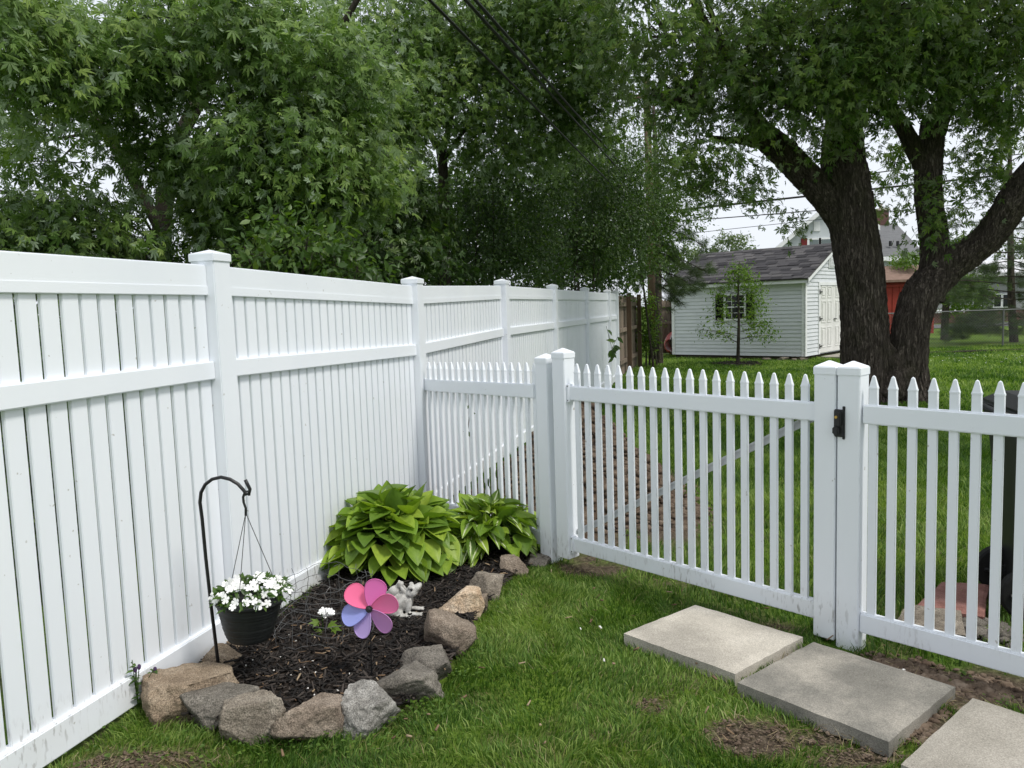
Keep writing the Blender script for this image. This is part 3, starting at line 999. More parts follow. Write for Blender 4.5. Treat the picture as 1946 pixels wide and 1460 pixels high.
# fallen bits and petals scattered on the grass
gp = [(-1.5, 2.0), (2.2, 2.0), (2.2, 3.0), (0.4, 4.9), (-0.2, 4.0)]
lit = thing('leaf_litter', (0.4, 3.2, 0), 'small dry leaf scraps and petals scattered over grass and slabs', 'litter')
lit['kind'] = 'stuff'
chips('scraps', 160, (0.012, 0.04), (0.004, 0.012), CH2, lit, gp, lambda x, y: 0.03 + 0 * x, (-1.5, 2.2), (2, 5),
      lambda x, y: notin(x, y) * 1.0)
chips('petals', 26, (0.012, 0.022), (0.008, 0.014), WHITEB, lit, gp, lambda x, y: 0.035 + 0 * x, (-1.5, 2.2), (2, 5), lambda x, y: notin(x, y) * 1.0)
# loose clods along the right picket fence and between the slabs
def clods(name, label, centres, n, rr, mat, z0=0.0, cat='soil'):
    b = bmesh.new()
    bmesh.ops.create_icosphere(b, subdivisions=1, radius=1)
    V0 = np.array([v.co[:] for v in b.verts])
    F0 = np.array([[v.index for v in f.verts] for f in b.faces])
    b.free()
    N = len(V0)
    V, Fc, R_ = [], [], []
    for i in range(n):
        cx_, cy_, ax_, ay_ = centres[i % len(centres)]
        x, y = rng.normal(cx_, ax_), rng.normal(cy_, ay_)
        r = rng.uniform(*rr) * (1 if rng.random() < 0.9 else 1.6)
        v = V0 * (1 + rng.normal(0, 0.2, (N, 1))) * r * np.array([1.2, 1.0, 0.7]) * rng.uniform(0.7, 1.3, 3)
        V.append(v + np.array([x, y, z0(x, y) if callable(z0) else z0]))
        Fc.append(F0 + i * N)
    return np.concatenate(V), np.concatenate(Fc)
cs = []
for (x, y) in ((1690, 1262), (1740, 1275), (1790, 1292), (1840, 1308), (1890, 1322), (1940, 1335), (1760, 1350), (1730, 1390), (1800, 1300), (1870, 1300)):
    p = pg(x, y)
    cs.append((p.x, p.y, 0.06, 0.05))
V, Fc = clods('x', '', cs, 900, (0.004, 0.018), CLOD, 0.004)
k = notin(V.reshape(-1, 12, 3)[:, 0, 0], V.reshape(-1, 12, 3)[:, 0, 1])
o = obj_np('soil_crumbs', V, Fc, CLOD, None)
tag(o, 'crumbly bare soil along the foot of the right picket section', 'soil', kind='stuff')
# crumbs and straw on the bare patches
xx_, yy_ = rng.uniform(-1.9, 2.4, 60000), rng.uniform(2.1, 5.0, 60000)
kk_ = (soilmask(xx_, yy_) > 0.55) & notin(xx_, yy_) & front(xx_, yy_)
cs = [(a_, b_, 0.004, 0.004) for a_, b_ in zip(xx_[kk_][:2600], yy_[kk_][:2600])]
V, Fc = clods('x', '', cs, len(cs), (0.002, 0.0065), CLOD, 0.0)
o = obj_np('soil_crumbs', V, Fc, CLOD, None)
tag(o, 'small crumbs of earth on the bare patches of the front lawn', 'soil', kind='stuff')
chips('soil_straw', 26000, (0.012, 0.045), (0.0012, 0.003), chip_mat('straw bits', (0.09, 0.065, 0.04), (0.2, 0.155, 0.09), (0.36, 0.3, 0.18)), o, [(-1.9, 2.1), (2.4, 2.1), (2.4, 5), (-1.9, 5)],
      lambda x, y: 0.002 + 0 * x, (-1.9, 2.4), (2.1, 5.0), lambda x, y: notin(x, y) * front(x, y) * np.clip(soilmask(x, y) * 1.2 - 0.3, 0, 1) * 0.7)['kind'] = 'stuff'
# ================================================================== SOIL HEAP BEHIND THE GATE
hx = np.arange(-1.0, 2.3, 0.03)
hy = np.arange(5.0, 9.2, 0.03)
HX, HY = np.meshgrid(hx, hy)
def heapz(x, y):
    z = 0.72 * np.exp(-(((x - 0.62) / 0.52) ** 2 + ((y - 7.1) / 0.85) ** 2)) + 0.36 * np.exp(-(((x - 0.2) / 0.5) ** 2 + ((y - 6.2) / 0.5) ** 2))
    z = z + 0.14 * np.exp(-(((x - 0.95) / 0.4) ** 2 + ((y - 5.95) / 0.35) ** 2))
    return z * (0.8 + 0.4 * vnoise(x, y, 5)) + (vnoise(x, y, 11) - 0.5) * 0.06 * np.clip(z * 4, 0, 1) - 0.03
HZ = heapz(HX, HY)
ids = np.arange(HX.size).reshape(HX.shape)
side = (HX - P1.x) * FN.x + (HY - P1.y) * FN.y
okv = (HZ > -0.022) & (side > 0.07)
ok = okv[:-1, :-1] & okv[1:, 1:] & okv[1:, :-1] & okv[:-1, 1:]
q = np.stack([ids[:-1, :-1], ids[:-1, 1:], ids[1:, 1:], ids[1:, :-1]], -1)[ok]
heap = thing('soil_heap', (0.6, 7.0, 0), 'heap of dug brown soil behind the gate near its hinge side', 'soil heap')
heap['kind'] = 'stuff'
obj_np('heap_surface', np.stack([HX, HY, HZ], -1).reshape(-1, 3), q, SOILM, heap, smooth=True)
hc = [(0.6, 7.0, 0.4, 0.6), (0.3, 6.3, 0.35, 0.35), (0.9, 6.1, 0.35, 0.3), (1.1, 5.7, 0.3, 0.2), (0.7, 6.6, 0.3, 0.4)]
V, Fc = clods('x', '', hc, 2600, (0.010, 0.035), CLOD, lambda x, y: float(heapz(np.array(x), np.array(y))) + 0.01)
vv = V.reshape(-1, 12, 3)
sd_ = (vv[:, 0, 0] - P1.x) * FN.x + (vv[:, 0, 1] - P1.y) * FN.y
kk = sd_ > 0.1
Fk = Fc.reshape(-1, 20, 3)[kk].reshape(-1, 3)
obj_np('heap_clods', V, Fk, CLOD, heap)['kind'] = 'stuff'
# ================================================================== HOSTAS
def hosta_mat(name, stripe):
    m, nt, b = base_mat(name)
    uv = nd(nt, 'UVMap').outputs[0]
    sx = nd(nt, 'SeparateXYZ')
    nt.links.new(uv, sx.inputs[0])
    oi = nd(nt, 'ObjectInfo')
    c = ramp(nt, oi.outputs['Random'], [(0.0, (0.09, 0.165, 0.022)), (0.35, (0.155, 0.26, 0.028)), (0.7, (0.225, 0.34, 0.038)), (1.0, (0.30, 0.405, 0.055))])
    n = nd(nt, 'TexNoise', i_Scale=5.0, i_Detail=3.0)
    nt.links.new(uv, n.inputs[0])
    c = mixc(nt, 0.4, c, ramp(nt, n.outputs[0], [(0.3, (0.3, 0.35, 0.3)), (0.7, (0.7, 0.65, 0.6))]), 'OVERLAY')
    if stripe:
        d = nd(nt, 'Math', operation='SUBTRACT')
        d.inputs[1].default_value = 0.5
        nt.links.new(sx.outputs[1], d.inputs[0])
        ab = nd(nt, 'Math', operation='ABSOLUTE')
        nt.links.new(d.outputs[0], ab.inputs[0])
        nn = nd(nt, 'TexNoise', i_Scale=9.0, i_Detail=4.0)
        nt.links.new(uv, nn.inputs[0])
        ad = nd(nt, 'Math', operation='MULTIPLY_ADD')
        ad.inputs[1].default_value = 0.16
        nt.links.new(nn.outputs[0], ad.inputs[0])
        nt.links.new(ab.outputs[0], ad.inputs[2])
        c = mixc(nt, ramp(nt, ad.outputs[0], [(0.13, (1, 1, 1)), (0.17, (0, 0, 0))]), c, (0.62, 0.66, 0.42))
    nt.links.new(c, b.inputs['Base Color'])
    b.inputs['Roughness'].default_value = 0.46
    b.inputs['Specular IOR Level'].default_value = 0.35
    tr = nd(nt, 'BsdfTranslucent')
    nt.links.new(mixc(nt, 1.0, c, (1.4, 1.5, 0.5), 'MULTIPLY'), tr.inputs[0])
    ms = nd(nt, 'MixShader')
    ms.inputs[0].default_value = 0.28
    nt.links.new(b.outputs[0], ms.inputs[1])
    nt.links.new(tr.outputs[0], ms.inputs[2])
    nt.links.new(ms.outputs[0], nt.nodes['Material Output'].inputs[0])
    return m
def hosta_leaf(mat, width, curl, cup, seed, veins=5):
    """unit leaf along +X: heart shaped, ribbed along its length"""
    rnd = random.Random(seed)
    nu, nv = 11, 10
    V, UV = [], []
    for i in range(nu + 1):
        t = i / nu
        half = width * (math.sin(PI * min(1, t ** 0.62 * 1.0)) ** 0.85) * (1.0 if t < 0.97 else 0.6)
        half = max(half, 0.004)
        for j in range(nv + 1):
            s = j / nv * 2 - 1
            x = t - 0.10 * (1 - t) ** 3 * abs(s) ** 1.5        # heart lobes at the base
            y = half * s
            rib = 0.014 * math.cos(s * PI * veins) * math.sin(PI * t) if veins else 0
            z = -curl * t * t + cup * (s * s) * half * 1.6 + rib + 0.02 * math.sin(t * 7 + seed + s * 2) * abs(s)
            V.append((x, y, z))
            UV.append((t, j / nv))
    Fc = []
    for i in range(nu):
        for j in range(nv):
            a = i * (nv + 1) + j
            Fc.append((a, a + nv + 1, a + nv + 2, a + 1))
    me = bpy.data.meshes.new('leaf')
    me.from_pydata(V, [], Fc)
    uv = me.uv_layers.new(name='UVMap')
    for lp in me.loops:
        uv.data[lp.index].uv = UV[lp.vertex_index]
    me.polygons.foreach_set('use_smooth', [True] * len(me.polygons))
    me.materials.append(mat)
    return me
def hosta(c, R, H, n, size, meshes, label, seed, stalks=0):
    rnd = random.Random(seed)
    root = thing('hosta', c, label, 'plant', 'hostas in the bed corner')
    st = MB()
    for k in range(n):
        ph = math.acos(1 - (k + 0.5) / n * 1.02)            # spread evenly over a dome
        az = k * 2.39996 + rnd.uniform(-.35, .35)
        out = Vector((math.cos(az), math.sin(az), 0))
        lay = rnd.choice((1.0, 1.0, 0.86, 0.7))
        tip = Vector(c) + out * (R * lay * math.sin(ph)) + Vector((0, 0, 0.05 + H * lay * math.cos(ph)))
        rr = ph / (PI / 2)
        el = 0.85 - 1.3 * rr + rnd.uniform(-.35, .35)
        if rr < 0.45 and rnd.random() < 0.35:
            el += 0.5
        az2 = az + rnd.uniform(-.5, .5)
        o2 = Vector((math.cos(az2), math.sin(az2), 0))
        dr = o2 * math.cos(el) + Vector((0, 0, math.sin(el)))
        nr = (Vector((0, 0, 1)) * math.cos(el) - o2 * math.sin(el)) + Vector((rnd.uniform(-.35, .35), rnd.uniform(-.45, .2), 0.1))
        s = size * rnd.uniform(0.72, 1.18) 
        M = frame3(dr, nr, tip - dr * s * 0.55) @ Matrix.Scale(s, 4)
        inst('leaf', rnd.choice(meshes), root, M)
        if k % 2 == 0:
            b0 = tip - dr * s * 0.55
            st.tube([Vector(c) + out * 0.04, (Vector(c) + b0) / 2 + Vector((0, 0, 0.04)), b0], 0.004, 5)
    st.build('stems', LEAF_BUSH, root)
    for k in range(stalks):
        a = rnd.uniform(0, 6.28)
        p0 = Vector(c) + Vector((math.cos(a) * .08, math.sin(a) * .08, H * .7))
        p1 = p0 + Vector((rnd.uniform(-.05, .05), rnd.uniform(-.02, .05), rnd.uniform(.18, .3)))
        b = MB()
        b.tube([p0, (p0 + p1) / 2 + Vector((.01, 0, 0)), p1], [.003, .003, .002], 5)
        b.ellip(p1, (.006, .006, .028), seg=6, rings=6)
        b.build('flower_stalk', LEAF_LIME, root, smooth=True)
    return root
HM, HS = hosta_mat('hosta leaf', False), hosta_mat('striped hosta leaf', True)
hl = [hosta_leaf(HM, 0.39, cu, cp, i) for i, (cu, cp) in enumerate(((0.14, 0.3), (0.24, 0.2), (0.06, 0.45), (0.18, 0.12)))]
hs = [hosta_leaf(HS, 0.23, cu, cp, i + 9) for i, (cu, cp) in enumerate(((0.3, 0.35), (0.42, 0.25), (0.22, 0.45)))]
hosta((-0.78, 4.80, 0.03), 0.43, 0.40, 260, 0.185, hl, 'large plain green hosta with broad ribbed leaves', 4)
hosta((-0.19, 5.00, 0.02), 0.36, 0.31, 200, 0.155, hs + hl[:1], 'smaller hosta with white striped narrow leaves beside the gate', 5, stalks=4)
# ================================================================== HANGING BASKET ON ITS HOOK
HKY = 3.26
hk = thing('shepherd_hook', pg(421, 1302), 'black metal shepherd hook leaning before the tall fence', 'garden hook')
pts = [(421, 1312), (412, 1240), (401, 1150), (391, 1060), (384, 985), (380, 955), (382, 936), (390, 921), (403, 911), (420, 907), (437, 911), (452, 920), (463, 932), (468, 940), (473, 938), (475, 930), (470, 920), (466, 912)]
b = MB()
b.tube([px(x, y, HKY + (0.02 if i == 0 else 0)) for i, (x, y) in enumerate(pts)], 0.0075, 10)
b.build('hook_rod', BLACKM, hk, smooth=True)
pot_c = px(474, 1213, HKY - 0.02)
pot = thing('hanging_basket', pot_c, 'black plastic hanging pot full of white impatiens', 'hanging pot')
tl = Matrix.Rotation(math.radians(3.0), 3, 'Y') @ Matrix.Rotation(math.radians(-3), 3, 'X')
sc = HKY / F
prof = []
for i in range(31):
    t = i / 30
    r = (39 + 22 * t ** 0.75) * sc + 0.0011 * math.sin(i * 2.4) + 0.0008 * random.uniform(-1, 1)
    prof.append((r, t * 72 * sc))
rim = prof[-1][0]
prof = [(0.0, 0.004), (38 * sc, 0.0)] + prof + [(rim + 0.005, 72 * sc), (rim + 0.005, 77 * sc), (rim - 0.003, 77 * sc), (rim - 0.006, 66 * sc), (0.0, 65 * sc)]
b = MB()
b.lathe(prof, pot_c, 48, tl)
b.build('pot', pmat('black ribbed plastic', [(0.010, 0.012, 0.012)], 20, rough=0.5, spec=0.45, bmp=0.5, bdist=0.004, bscale=30, stretch=(0.25, 0.25, 3)), pot, smooth=True)
hang = px(467, 975, HKY)
b = MB()
top = px(468, 936, HKY)
for k in range(3):
    a = 0.5 + k * 2 * PI / 3
    e = pot_c + tl @ Vector((math.cos(a) * rim, math.sin(a) * rim, 74 * sc))
    b.tube([hang, e], 0.0016, 5)
b.build('hanger_wires', BLACKP, pot)
b = MB()
b.tube([px(x, y, HKY) for x, y in ((467, 980), (467, 966), (463, 955), (462, 945), (466, 934), (472, 934), (474, 942))], 0.0055, 8)
b.build('hanger_clip', BLACKP, pot, smooth=True)
def ovate(mat, name='leaf'):
    V = [(0, 0, 0), (0.3, 0.26, 0.03), (0.3, -0.26, 0.03), (0.3, 0, -0.02), (0.65, 0.24, 0.0), (0.65, -0.24, 0.0), (0.65, 0, -0.05), (1, 0, -0.12)]
    Fc = [(0, 3, 1), (0, 2, 3), (3, 6, 4, 1), (2, 5, 6, 3), (6, 7, 4), (5, 7, 6)]
    return V, Fc
OV, OF = ovate(None)
OVT = np.array(OV)
OFT = np.array([(0, 3, 1), (0, 2, 3), (3, 6, 4), (3, 4, 1), (2, 5, 6), (2, 6, 3), (6, 7, 4), (5, 7, 6)])
DIA = np.array([(0, 0, 0), (0.45, 0.27, 0.02), (1, 0, -0.06), (0.45, -0.27, 0.02)])
DIAF = np.array([(0, 2, 1), (0, 3, 2)])
# silver maple leaf: five deep lobes, each a kite from the leaf base
_v, _f = [(0, 0, 0)], []
for ang, r, hw in ((-84, .6, 19), (-43, .9, 17), (0, 1.0, 16), (43, .9, 17), (84, .6, 19)):
    k_ = len(_v)
    for an_, rr_ in ((ang - hw, r * .56), (ang, r), (ang + hw, r * .56)):
        a_ = math.radians(an_)
        _v.append((math.cos(a_) * rr_ + 0.04, math.sin(a_) * rr_, -0.2 * rr_ * rr_))
    _f += [(0, k_, k_ + 1), (0, k_ + 1, k_ + 2)]
MAP, MAPF = np.array(_v), np.array(_f)
NED = np.array([(0, -0.006, 0), (0, 0.006, 0), (1, 0, -0.03)])
NEDF = np.array([(0, 1, 2)])
def leaf_cloud(name, pos, dr, nr, size, tv, tf, mat, parent, bright=None):
    """one mesh of many leaves: template tv/tf placed at pos along dr with face nr"""
    pos, dr, nr = np.asarray(pos, float), np.asarray(dr, float), np.asarray(nr, float)
    size = np.asarray(size, float)
    x = dr / np.linalg.norm(dr, axis=1, keepdims=True)
    y = np.cross(nr, x)
    y /= np.linalg.norm(y, axis=1, keepdims=True) + 1e-9
    z = np.cross(x, y)
    y = y * rng.uniform(0.5, 1.05, (len(pos), 1))          # each leaf folded by its own amount
    z = z * rng.uniform(0.2, 2.6, (len(pos), 1))
    V = pos[:, None, :] + (tv[None, :, 0:1] * x[:, None, :] + tv[None, :, 1:2] * y[:, None, :] + tv[None, :, 2:3] * z[:, None, :]) * size[:, None, None]
    N, K = len(pos), len(tv)
    Fc = (tf[None] + (np.arange(N) * K)[:, None, None]).reshape(-1, 3)
    col = np.clip(rng.normal(0.45, 0.22, N) if bright is None else bright + rng.normal(0, 0.17, N), 0, 1)
    return obj_np(name, V.reshape(-1, 3), Fc, mat, parent, rnd=np.repeat(col, len(tf)))
# impatiens foliage and blossoms
n = 420
a = rng.uniform(0, 2 * PI, n)
rr = np.sqrt(rng.random(n)) * 0.155
zz = 0.075 * (1 - (rr / 0.19) ** 2) + rng.uniform(0.0, 0.025, n) - 0.008 * (rr > 0.14)
pc = np.array(pot_c) + np.array([0.02, 0, 73 * sc])
pos = pc + np.stack([np.cos(a) * rr, np.sin(a) * rr, zz], -1)
dr = np.stack([np.cos(a), np.sin(a), rng.normal(-0.1, 0.4, n)], -1) + rng.normal(0, 0.5, (n, 3))
nr = np.stack([np.cos(a) * rr * 4, np.sin(a) * rr * 4, 1 + 0 * a], -1) + rng.normal(0, 0.35, (n, 3))
leaf_cloud('foliage', pos, dr, nr, rng.uniform(0.028, 0.045, n), OVT, OFT, LEAF_BUSH, pot)['kind'] = 'stuff'
PETW = pmat('white petal', [(0.86, 0.86, 0.84)], 20, rough=0.6)
def blossom_mesh():
    b = MB()
    for k in range(5):
        a0 = k * 2 * PI / 5
        c = Vector((math.cos(a0), math.sin(a0), 0))
        s = Vector((-math.sin(a0), math.cos(a0), 0))
        P = [Vector((0, 0, 0)), c * .45 - s * .30, c * .85 - s * .36 + Vector((0, 0, .08)), c * 1.0 + Vector((0, 0, .1)), c * .85 + s * .36 + Vector((0, 0, .08)), c * .45 + s * .30]
        b.add(P, [(0, 1, 2, 3), (0, 3, 4, 5)])
    return b.mesh('blossom', PETW)
bl = blossom_mesh()
for k in range(62):
    a = random.uniform(0, 2 * PI)
    r = math.sqrt(random.random()) * 0.165
    if k < 30:
        a = random.uniform(PI * 1.02, PI * 1.98)
        r = random.uniform(0.05, 0.165)
    z = 0.095 * (1 - (r / 0.2) ** 2) + random.uniform(0.0, 0.02)
    p = Vector(pc) + Vector((math.cos(a) * r, math.sin(a) * r, z))
    nrm = Vector((math.cos(a) * r * 4, math.sin(a) * r * 4 - 0.7, 0.8)) + Vector((random.uniform(-.4, .4),) * 3)
    inst('blossom', bl, pot, frame3(nrm.orthogonal(), nrm, p) @ Matrix.Rotation(random.uniform(0, 6), 4, 'Z') @ Matrix.Scale(random.uniform(0.016, 0.023), 4))
# ================================================================== PINWHEEL
sp0 = pg(706, 1288, 0.03)
pin = thing('pinwheel', sp0, 'six petal pink and purple garden pinwheel on a thin black stem', 'pinwheel')
hub = px(703, 1157, sp0.y - 0.02)
b = MB()
b.tube([sp0 - Vector((0, 0, .05)), px(704, 1200, sp0.y), hub + Vector((0, 0.012, 0))], 0.0032, 8)
b.build('stem', BLACKM, pin)
fx = Vector((0.97, -0.22, 0.0)).normalized()
fz = Vector((0.02, 0.16, 0.98)).normalized()
fn = fx.cross(fz).normalized()
if fn.y > 0:
    fn = -fn
k0 = sp0.y / F
def petal(ang, rad, col, nm):
    m, nt, bb = base_mat(nm)
    bb.inputs['Base Color'].default_value = rgb(col)
    bb.inputs['Roughness'].default_value = 0.55
    bb.inputs['Sheen Weight'].default_value = 0.2
    tr = nd(nt, 'BsdfTranslucent')
    tr.inputs[0].default_value = rgb(col)
    ms = nd(nt, 'MixShader')
    ms.inputs[0].default_value = 0.25
    nt.links.new(bb.outputs[0], ms.inputs[1])
    nt.links.new(tr.outputs[0], ms.inputs[2])
    nt.links.new(ms.outputs[0], nt.nodes['Material Output'].inputs[0])
    wv = nd(nt, 'TexNoise', i_Scale=500.0, i_Detail=2.0)
    nt.links.new(nd(nt, 'NewGeometry').outputs[0], wv.inputs[0])
    bump(nt, bb, wv.outputs[0], 0.15, 0.001)
    dv = fx * math.cos(ang) + fz * math.sin(ang)
    sv = fx * -math.sin(ang) + fz * math.cos(ang)
    out = []
    for k in range(28):
        th = 2 * PI * k / 28
        t = 0.53 - 0.47 * math.cos(th)
        wdt = 0.37 * math.sin(th) * (0.42 + 0.75 * t)
        out.append(hub + dv * (rad * t) + sv * (rad * wdt) + fn * (0.012 * wdt * 4 + 0.004))
    c = sum(out, Vector()) / 28 + fn * -0.006
    b = MB()
    b.add(out + [c], [(k, (k + 1) % 28, 28) for k in range(28)])
    o = b.build('petal', m, pin, smooth=True)
    b = MB()
    b.tube(out + [out[0]], 0.0021, 6, cap=False)
    b.build('petal_rim', pmat(nm + ' rim', [tuple(c_ * 0.75 for c_ in col)], 20, rough=0.6), o, smooth=True)
for i, (an, rp, cl) in enumerate(((72, 60, (0.76, 0.17, 0.48)), (17, 60, (0.88, 0.2, 0.42)), (-42, 58, (0.56, 0.26, 0.56)),
                                  (-113, 59, (0.53, 0.38, 0.76)), (199, 61, (0.33, 0.37, 0.78)), (139, 60, (0.96, 0.17, 0.35)))):
    petal(math.radians(an), rp * k0, cl, 'petal cloth %d' % i)
b = MB()
b.tube([hub + fn * -0.004, hub + fn * 0.014], 0.0155, 8)
b.tube([hub + fn * 0.014, hub + fn * 0.02], [0.011, 0.006], 8)
b.build('hub', BLACKP, pin, bevel=0.001)
# ================================================================== FROG STATUE
fb = pg(765, 1166, 0.035)
frog = thing('frog_statue', fb, 'pale grey stone frog carrying a small frog on its back', 'statue')
u = (fb - CAMP).length / F                              # one photo pixel at the frog, in metres
def fe(b, x, y, r, M=None, d=0.0):
    """ellipsoid at picture offset x (right), y (up), d (away)"""
    b.ellip(fb + Vector((x * u, d * u, y * u)), tuple(k * u for k in r), M, seg=14, rings=10)
def ry(a):
    return Matrix.Rotation(math.radians(a), 3, 'Y')
b = MB()
fe(b, -4, 20, (27, 17, 17), ry(-42))          # body, chest up
fe(b, 18, 40, (15, 14, 10.5), ry(-35))          # head
fe(b, 28, 47, (12, 11, 6), ry(-42))           # muzzle
for d in (-9, 9):
    fe(b, 17, 51, (4.5, 4, 4), d=d)           # eyes
    fe(b, -16, 10, (20, 8, 9), ry(12), d=d * 1.6)    # haunch
    fe(b, -2, 3, (17, 6, 3.4), d=d * 2.0)     # hind foot
    fe(b, 13, 16, (5.5, 5.5, 16), ry(14), d=d * 1.2)  # fore leg
    fe(b, 25, 3.5, (13, 6, 3.2), ry(8), d=d * 1.5)
    for k in (-1, 0, 1):
        fe(b, 33, 2 + abs(k), (6, 2.2, 1.8), Matrix.Rotation(k * .5, 3, 'Z'), d=d * 1.5 + k * 4)
        fe(b, 12, 1.5, (7, 2.4, 1.8), Matrix.Rotation(k * .5, 3, 'Z'), d=d * 2.0 + k * 4)
fe(b, -14, 42, (13, 9, 9), ry(-35))           # the small frog
fe(b, -3, 53, (9, 7, 5.5), ry(-35))
for d in (-5, 5):
    fe(b, -4, 58, (2.6, 2.6, 2.6), d=d)
    fe(b, 4, 44, (4, 3, 9), ry(-25), d=d * 1.2)
    fe(b, -22, 34, (9, 4, 5), ry(20), d=d * 1.6)
FST = pmat('weathered cast stone', [(0.3, (0.24, 0.23, 0.21)), (0.5, (0.44, 0.43, 0.40)), (0.7, (0.56, 0.55, 0.52))], 26, rough=0.9, spec=0.15, bmp=0.5, bdist=0.004, bscale=120, fine=0.35)
fo = b.build('frog_body', FST, frog, smooth=True)
rm = fo.modifiers.new('remesh', 'REMESH')
rm.mode = 'VOXEL'
rm.voxel_size = 0.0035
rm.use_smooth_shade = True
sm = fo.modifiers.new('smooth', 'SMOOTH')
sm.iterations = 4
sm.factor = 0.5
b = MB()
for d in (-11.5,):
    fe(b, 20, 48, (2.4, 2.2, 2.4), d=d - 1)
b.build('eye', pmat('dark eye', [(0.02, 0.02, 0.02)], 20, rough=0.4), frog, smooth=True)
# ================================================================== WIRE CAGE AND THE SMALL HYDRANGEA
cgc = pg(615, 1212, 0.03)
cage = thing('wire_cage', cgc, 'bent loop of rusty grey wire mesh around a small hydrangea', 'wire cage')
u = (cgc - CAMP).length / F
cr = 77 * u
rc = random.Random(12)
def cpt(a, z):
    k = 1 + 0.10 * math.sin(2 * a + 1) + 0.05 * math.sin(5 * a + z * 20)
    return cgc + Vector((math.cos(a) * cr * k + 0.12 * z * 0.3, math.sin(a) * cr * k * 0.9, z + 0.02 * math.sin(3 * a + z * 9)))
for z in (0.02, 0.075, 0.13, 0.19, 0.245, 0.30):
    b = MB()
    pts = [cpt(a * 2 * PI / 44, z + rc.uniform(-.008, .008)) for a in range(44)]
    b.tube(pts + [pts[0]], 0.0014, 4, cap=False)
    b.build('ring_wire', STEEL, cage)
for k in range(15):
    a = k * 2 * PI / 15 + rc.uniform(-.08, .08)
    b = MB()
    pts = [cpt(a + rc.uniform(-.05, .05), z) for z in (-0.02, 0.05, 0.11, 0.17, 0.23, 0.30)]
    e = pts[-1] + Vector((rc.uniform(-.03, .03), rc.uniform(-.03, .03), rc.uniform(-.01, .04)))
    b.tube(pts + [e], 0.0013, 4)
    b.build('upright_wire', STEEL, cage)
hb = pg(614, 1208, 0.03)
hy_ = thing('hydrangea', hb, 'small lime leaved hydrangea with one white flower head inside the wire cage', 'plant')
b = MB()
b.tube([hb, hb + Vector((0.002, 0, 0.06)), hb + Vector((0.0, 0, 0.115))], 0.003, 6)
b.build('stem', LEAF_LIME, hy_)
hv, hf = [], []
def lobed(mat):
    b = MB()
    P = [(0, 0, 0)]
    for an, r in ((-75, .5), (-55, .4), (-38, .85), (-18, .55), (0, 1), (18, .55), (38, .85), (55, .4), (75, .5)):
        a = math.radians(an)
        P.append((math.cos(a) * r, math.sin(a) * r, -0.1 * r * r))
    b.add(P, [(0, i, i + 1) for i in range(1, 9)])
    me = b.mesh('leaf', mat)
    at = me.attributes.new('rnd', 'FLOAT', 'FACE')
    at.data.foreach_set('value', np.full(8, 0.85, np.float32))
    return me
lm = lobed(LEAF_LIME)
for (x, y, an) in ((597, 1183, 150), (632, 1187, 20), (602, 1202, 200), (640, 1195, -20), (612, 1178, 80), (606, 1214, 240)):
    p = px(x, y, hb.y - 0.02)
    a = math.radians(an)
    o2 = Vector((math.cos(a), -0.45, 0.25 * math.sin(a)))
    inst('leaf', lm, hy_, frame3(o2, (0, -0.55, 0.85), p - o2.normalized() * 0.025) @ Matrix.Scale(0.055, 4))
for k in range(13):
    p = px(620, 1166, hb.y) + Vector((random.uniform(-.028, .028), random.uniform(-.02, .02), random.uniform(-.008, .02)))
    nrm = Vector((random.uniform(-.5, .5), -0.6, 0.8))
    inst('blossom', bl, hy_, frame3(nrm.orthogonal(), nrm, p) @ Matrix.Scale(0.017, 4))
# ================================================================== WEEDS BY THE FENCE FOOT
def weed(c, label, n, h, sp, leafs, purple=False, seed=0):
    rnd = random.Random(seed)
    root = thing('weed', c, label, 'weed', None)
    P, D, N_, S = [], [], [], []
    b = MB()
    for k in range(n):
        a = rnd.uniform(0, 6.28)
        tip = Vector(c) + Vector((math.cos(a) * sp * rnd.random(), math.sin(a) * sp * rnd.random(), h * rnd.uniform(0.5, 1)))
        b.tube([Vector(c), (Vector(c) + tip) / 2 + Vector((0, 0, h * .12)), tip], [.0025, .002, .0015], 5)
        for j in range(leafs):
            t = rnd.uniform(0.15, 1)
            p = Vector(c).lerp(tip, t)
            aa = rnd.uniform(0, 6.28)
            P.append(p)
            D.append((math.cos(aa), math.sin(aa), rnd.uniform(-.2, .5)))
            N_.append((rnd.uniform(-.3, .3), rnd.uniform(-.6, .1), 1))
            S.append(rnd.uniform(.6, 1.2) * 0.032)
        if purple and k < 3:
            q = MB()
            q.ellip(tip, (.008, .008, .012), seg=8, rings=6)
            q.build('flower', pmat('purple flower', [(0.06, 0.03, 0.09)], 60, rough=0.8), root)
    b.build('stems', LEAF_LIME, root)
    leaf_cloud('leaves', P, D, N_, S, OVT, OFT, LEAF_BUSH, root)
    return root
weed(pg(262, 1352), 'small weed with purple flower tips at the left end of the stones', 7, 0.24, 0.1, 9, True, 1)
weed(pg(722, 815) + Vector((0, 0, 0)) if False else px(722, 800, 5.60), 'sprig of leaves poking through the tall fence boards', 2, 0.05, 0.02, 4, False, 2)
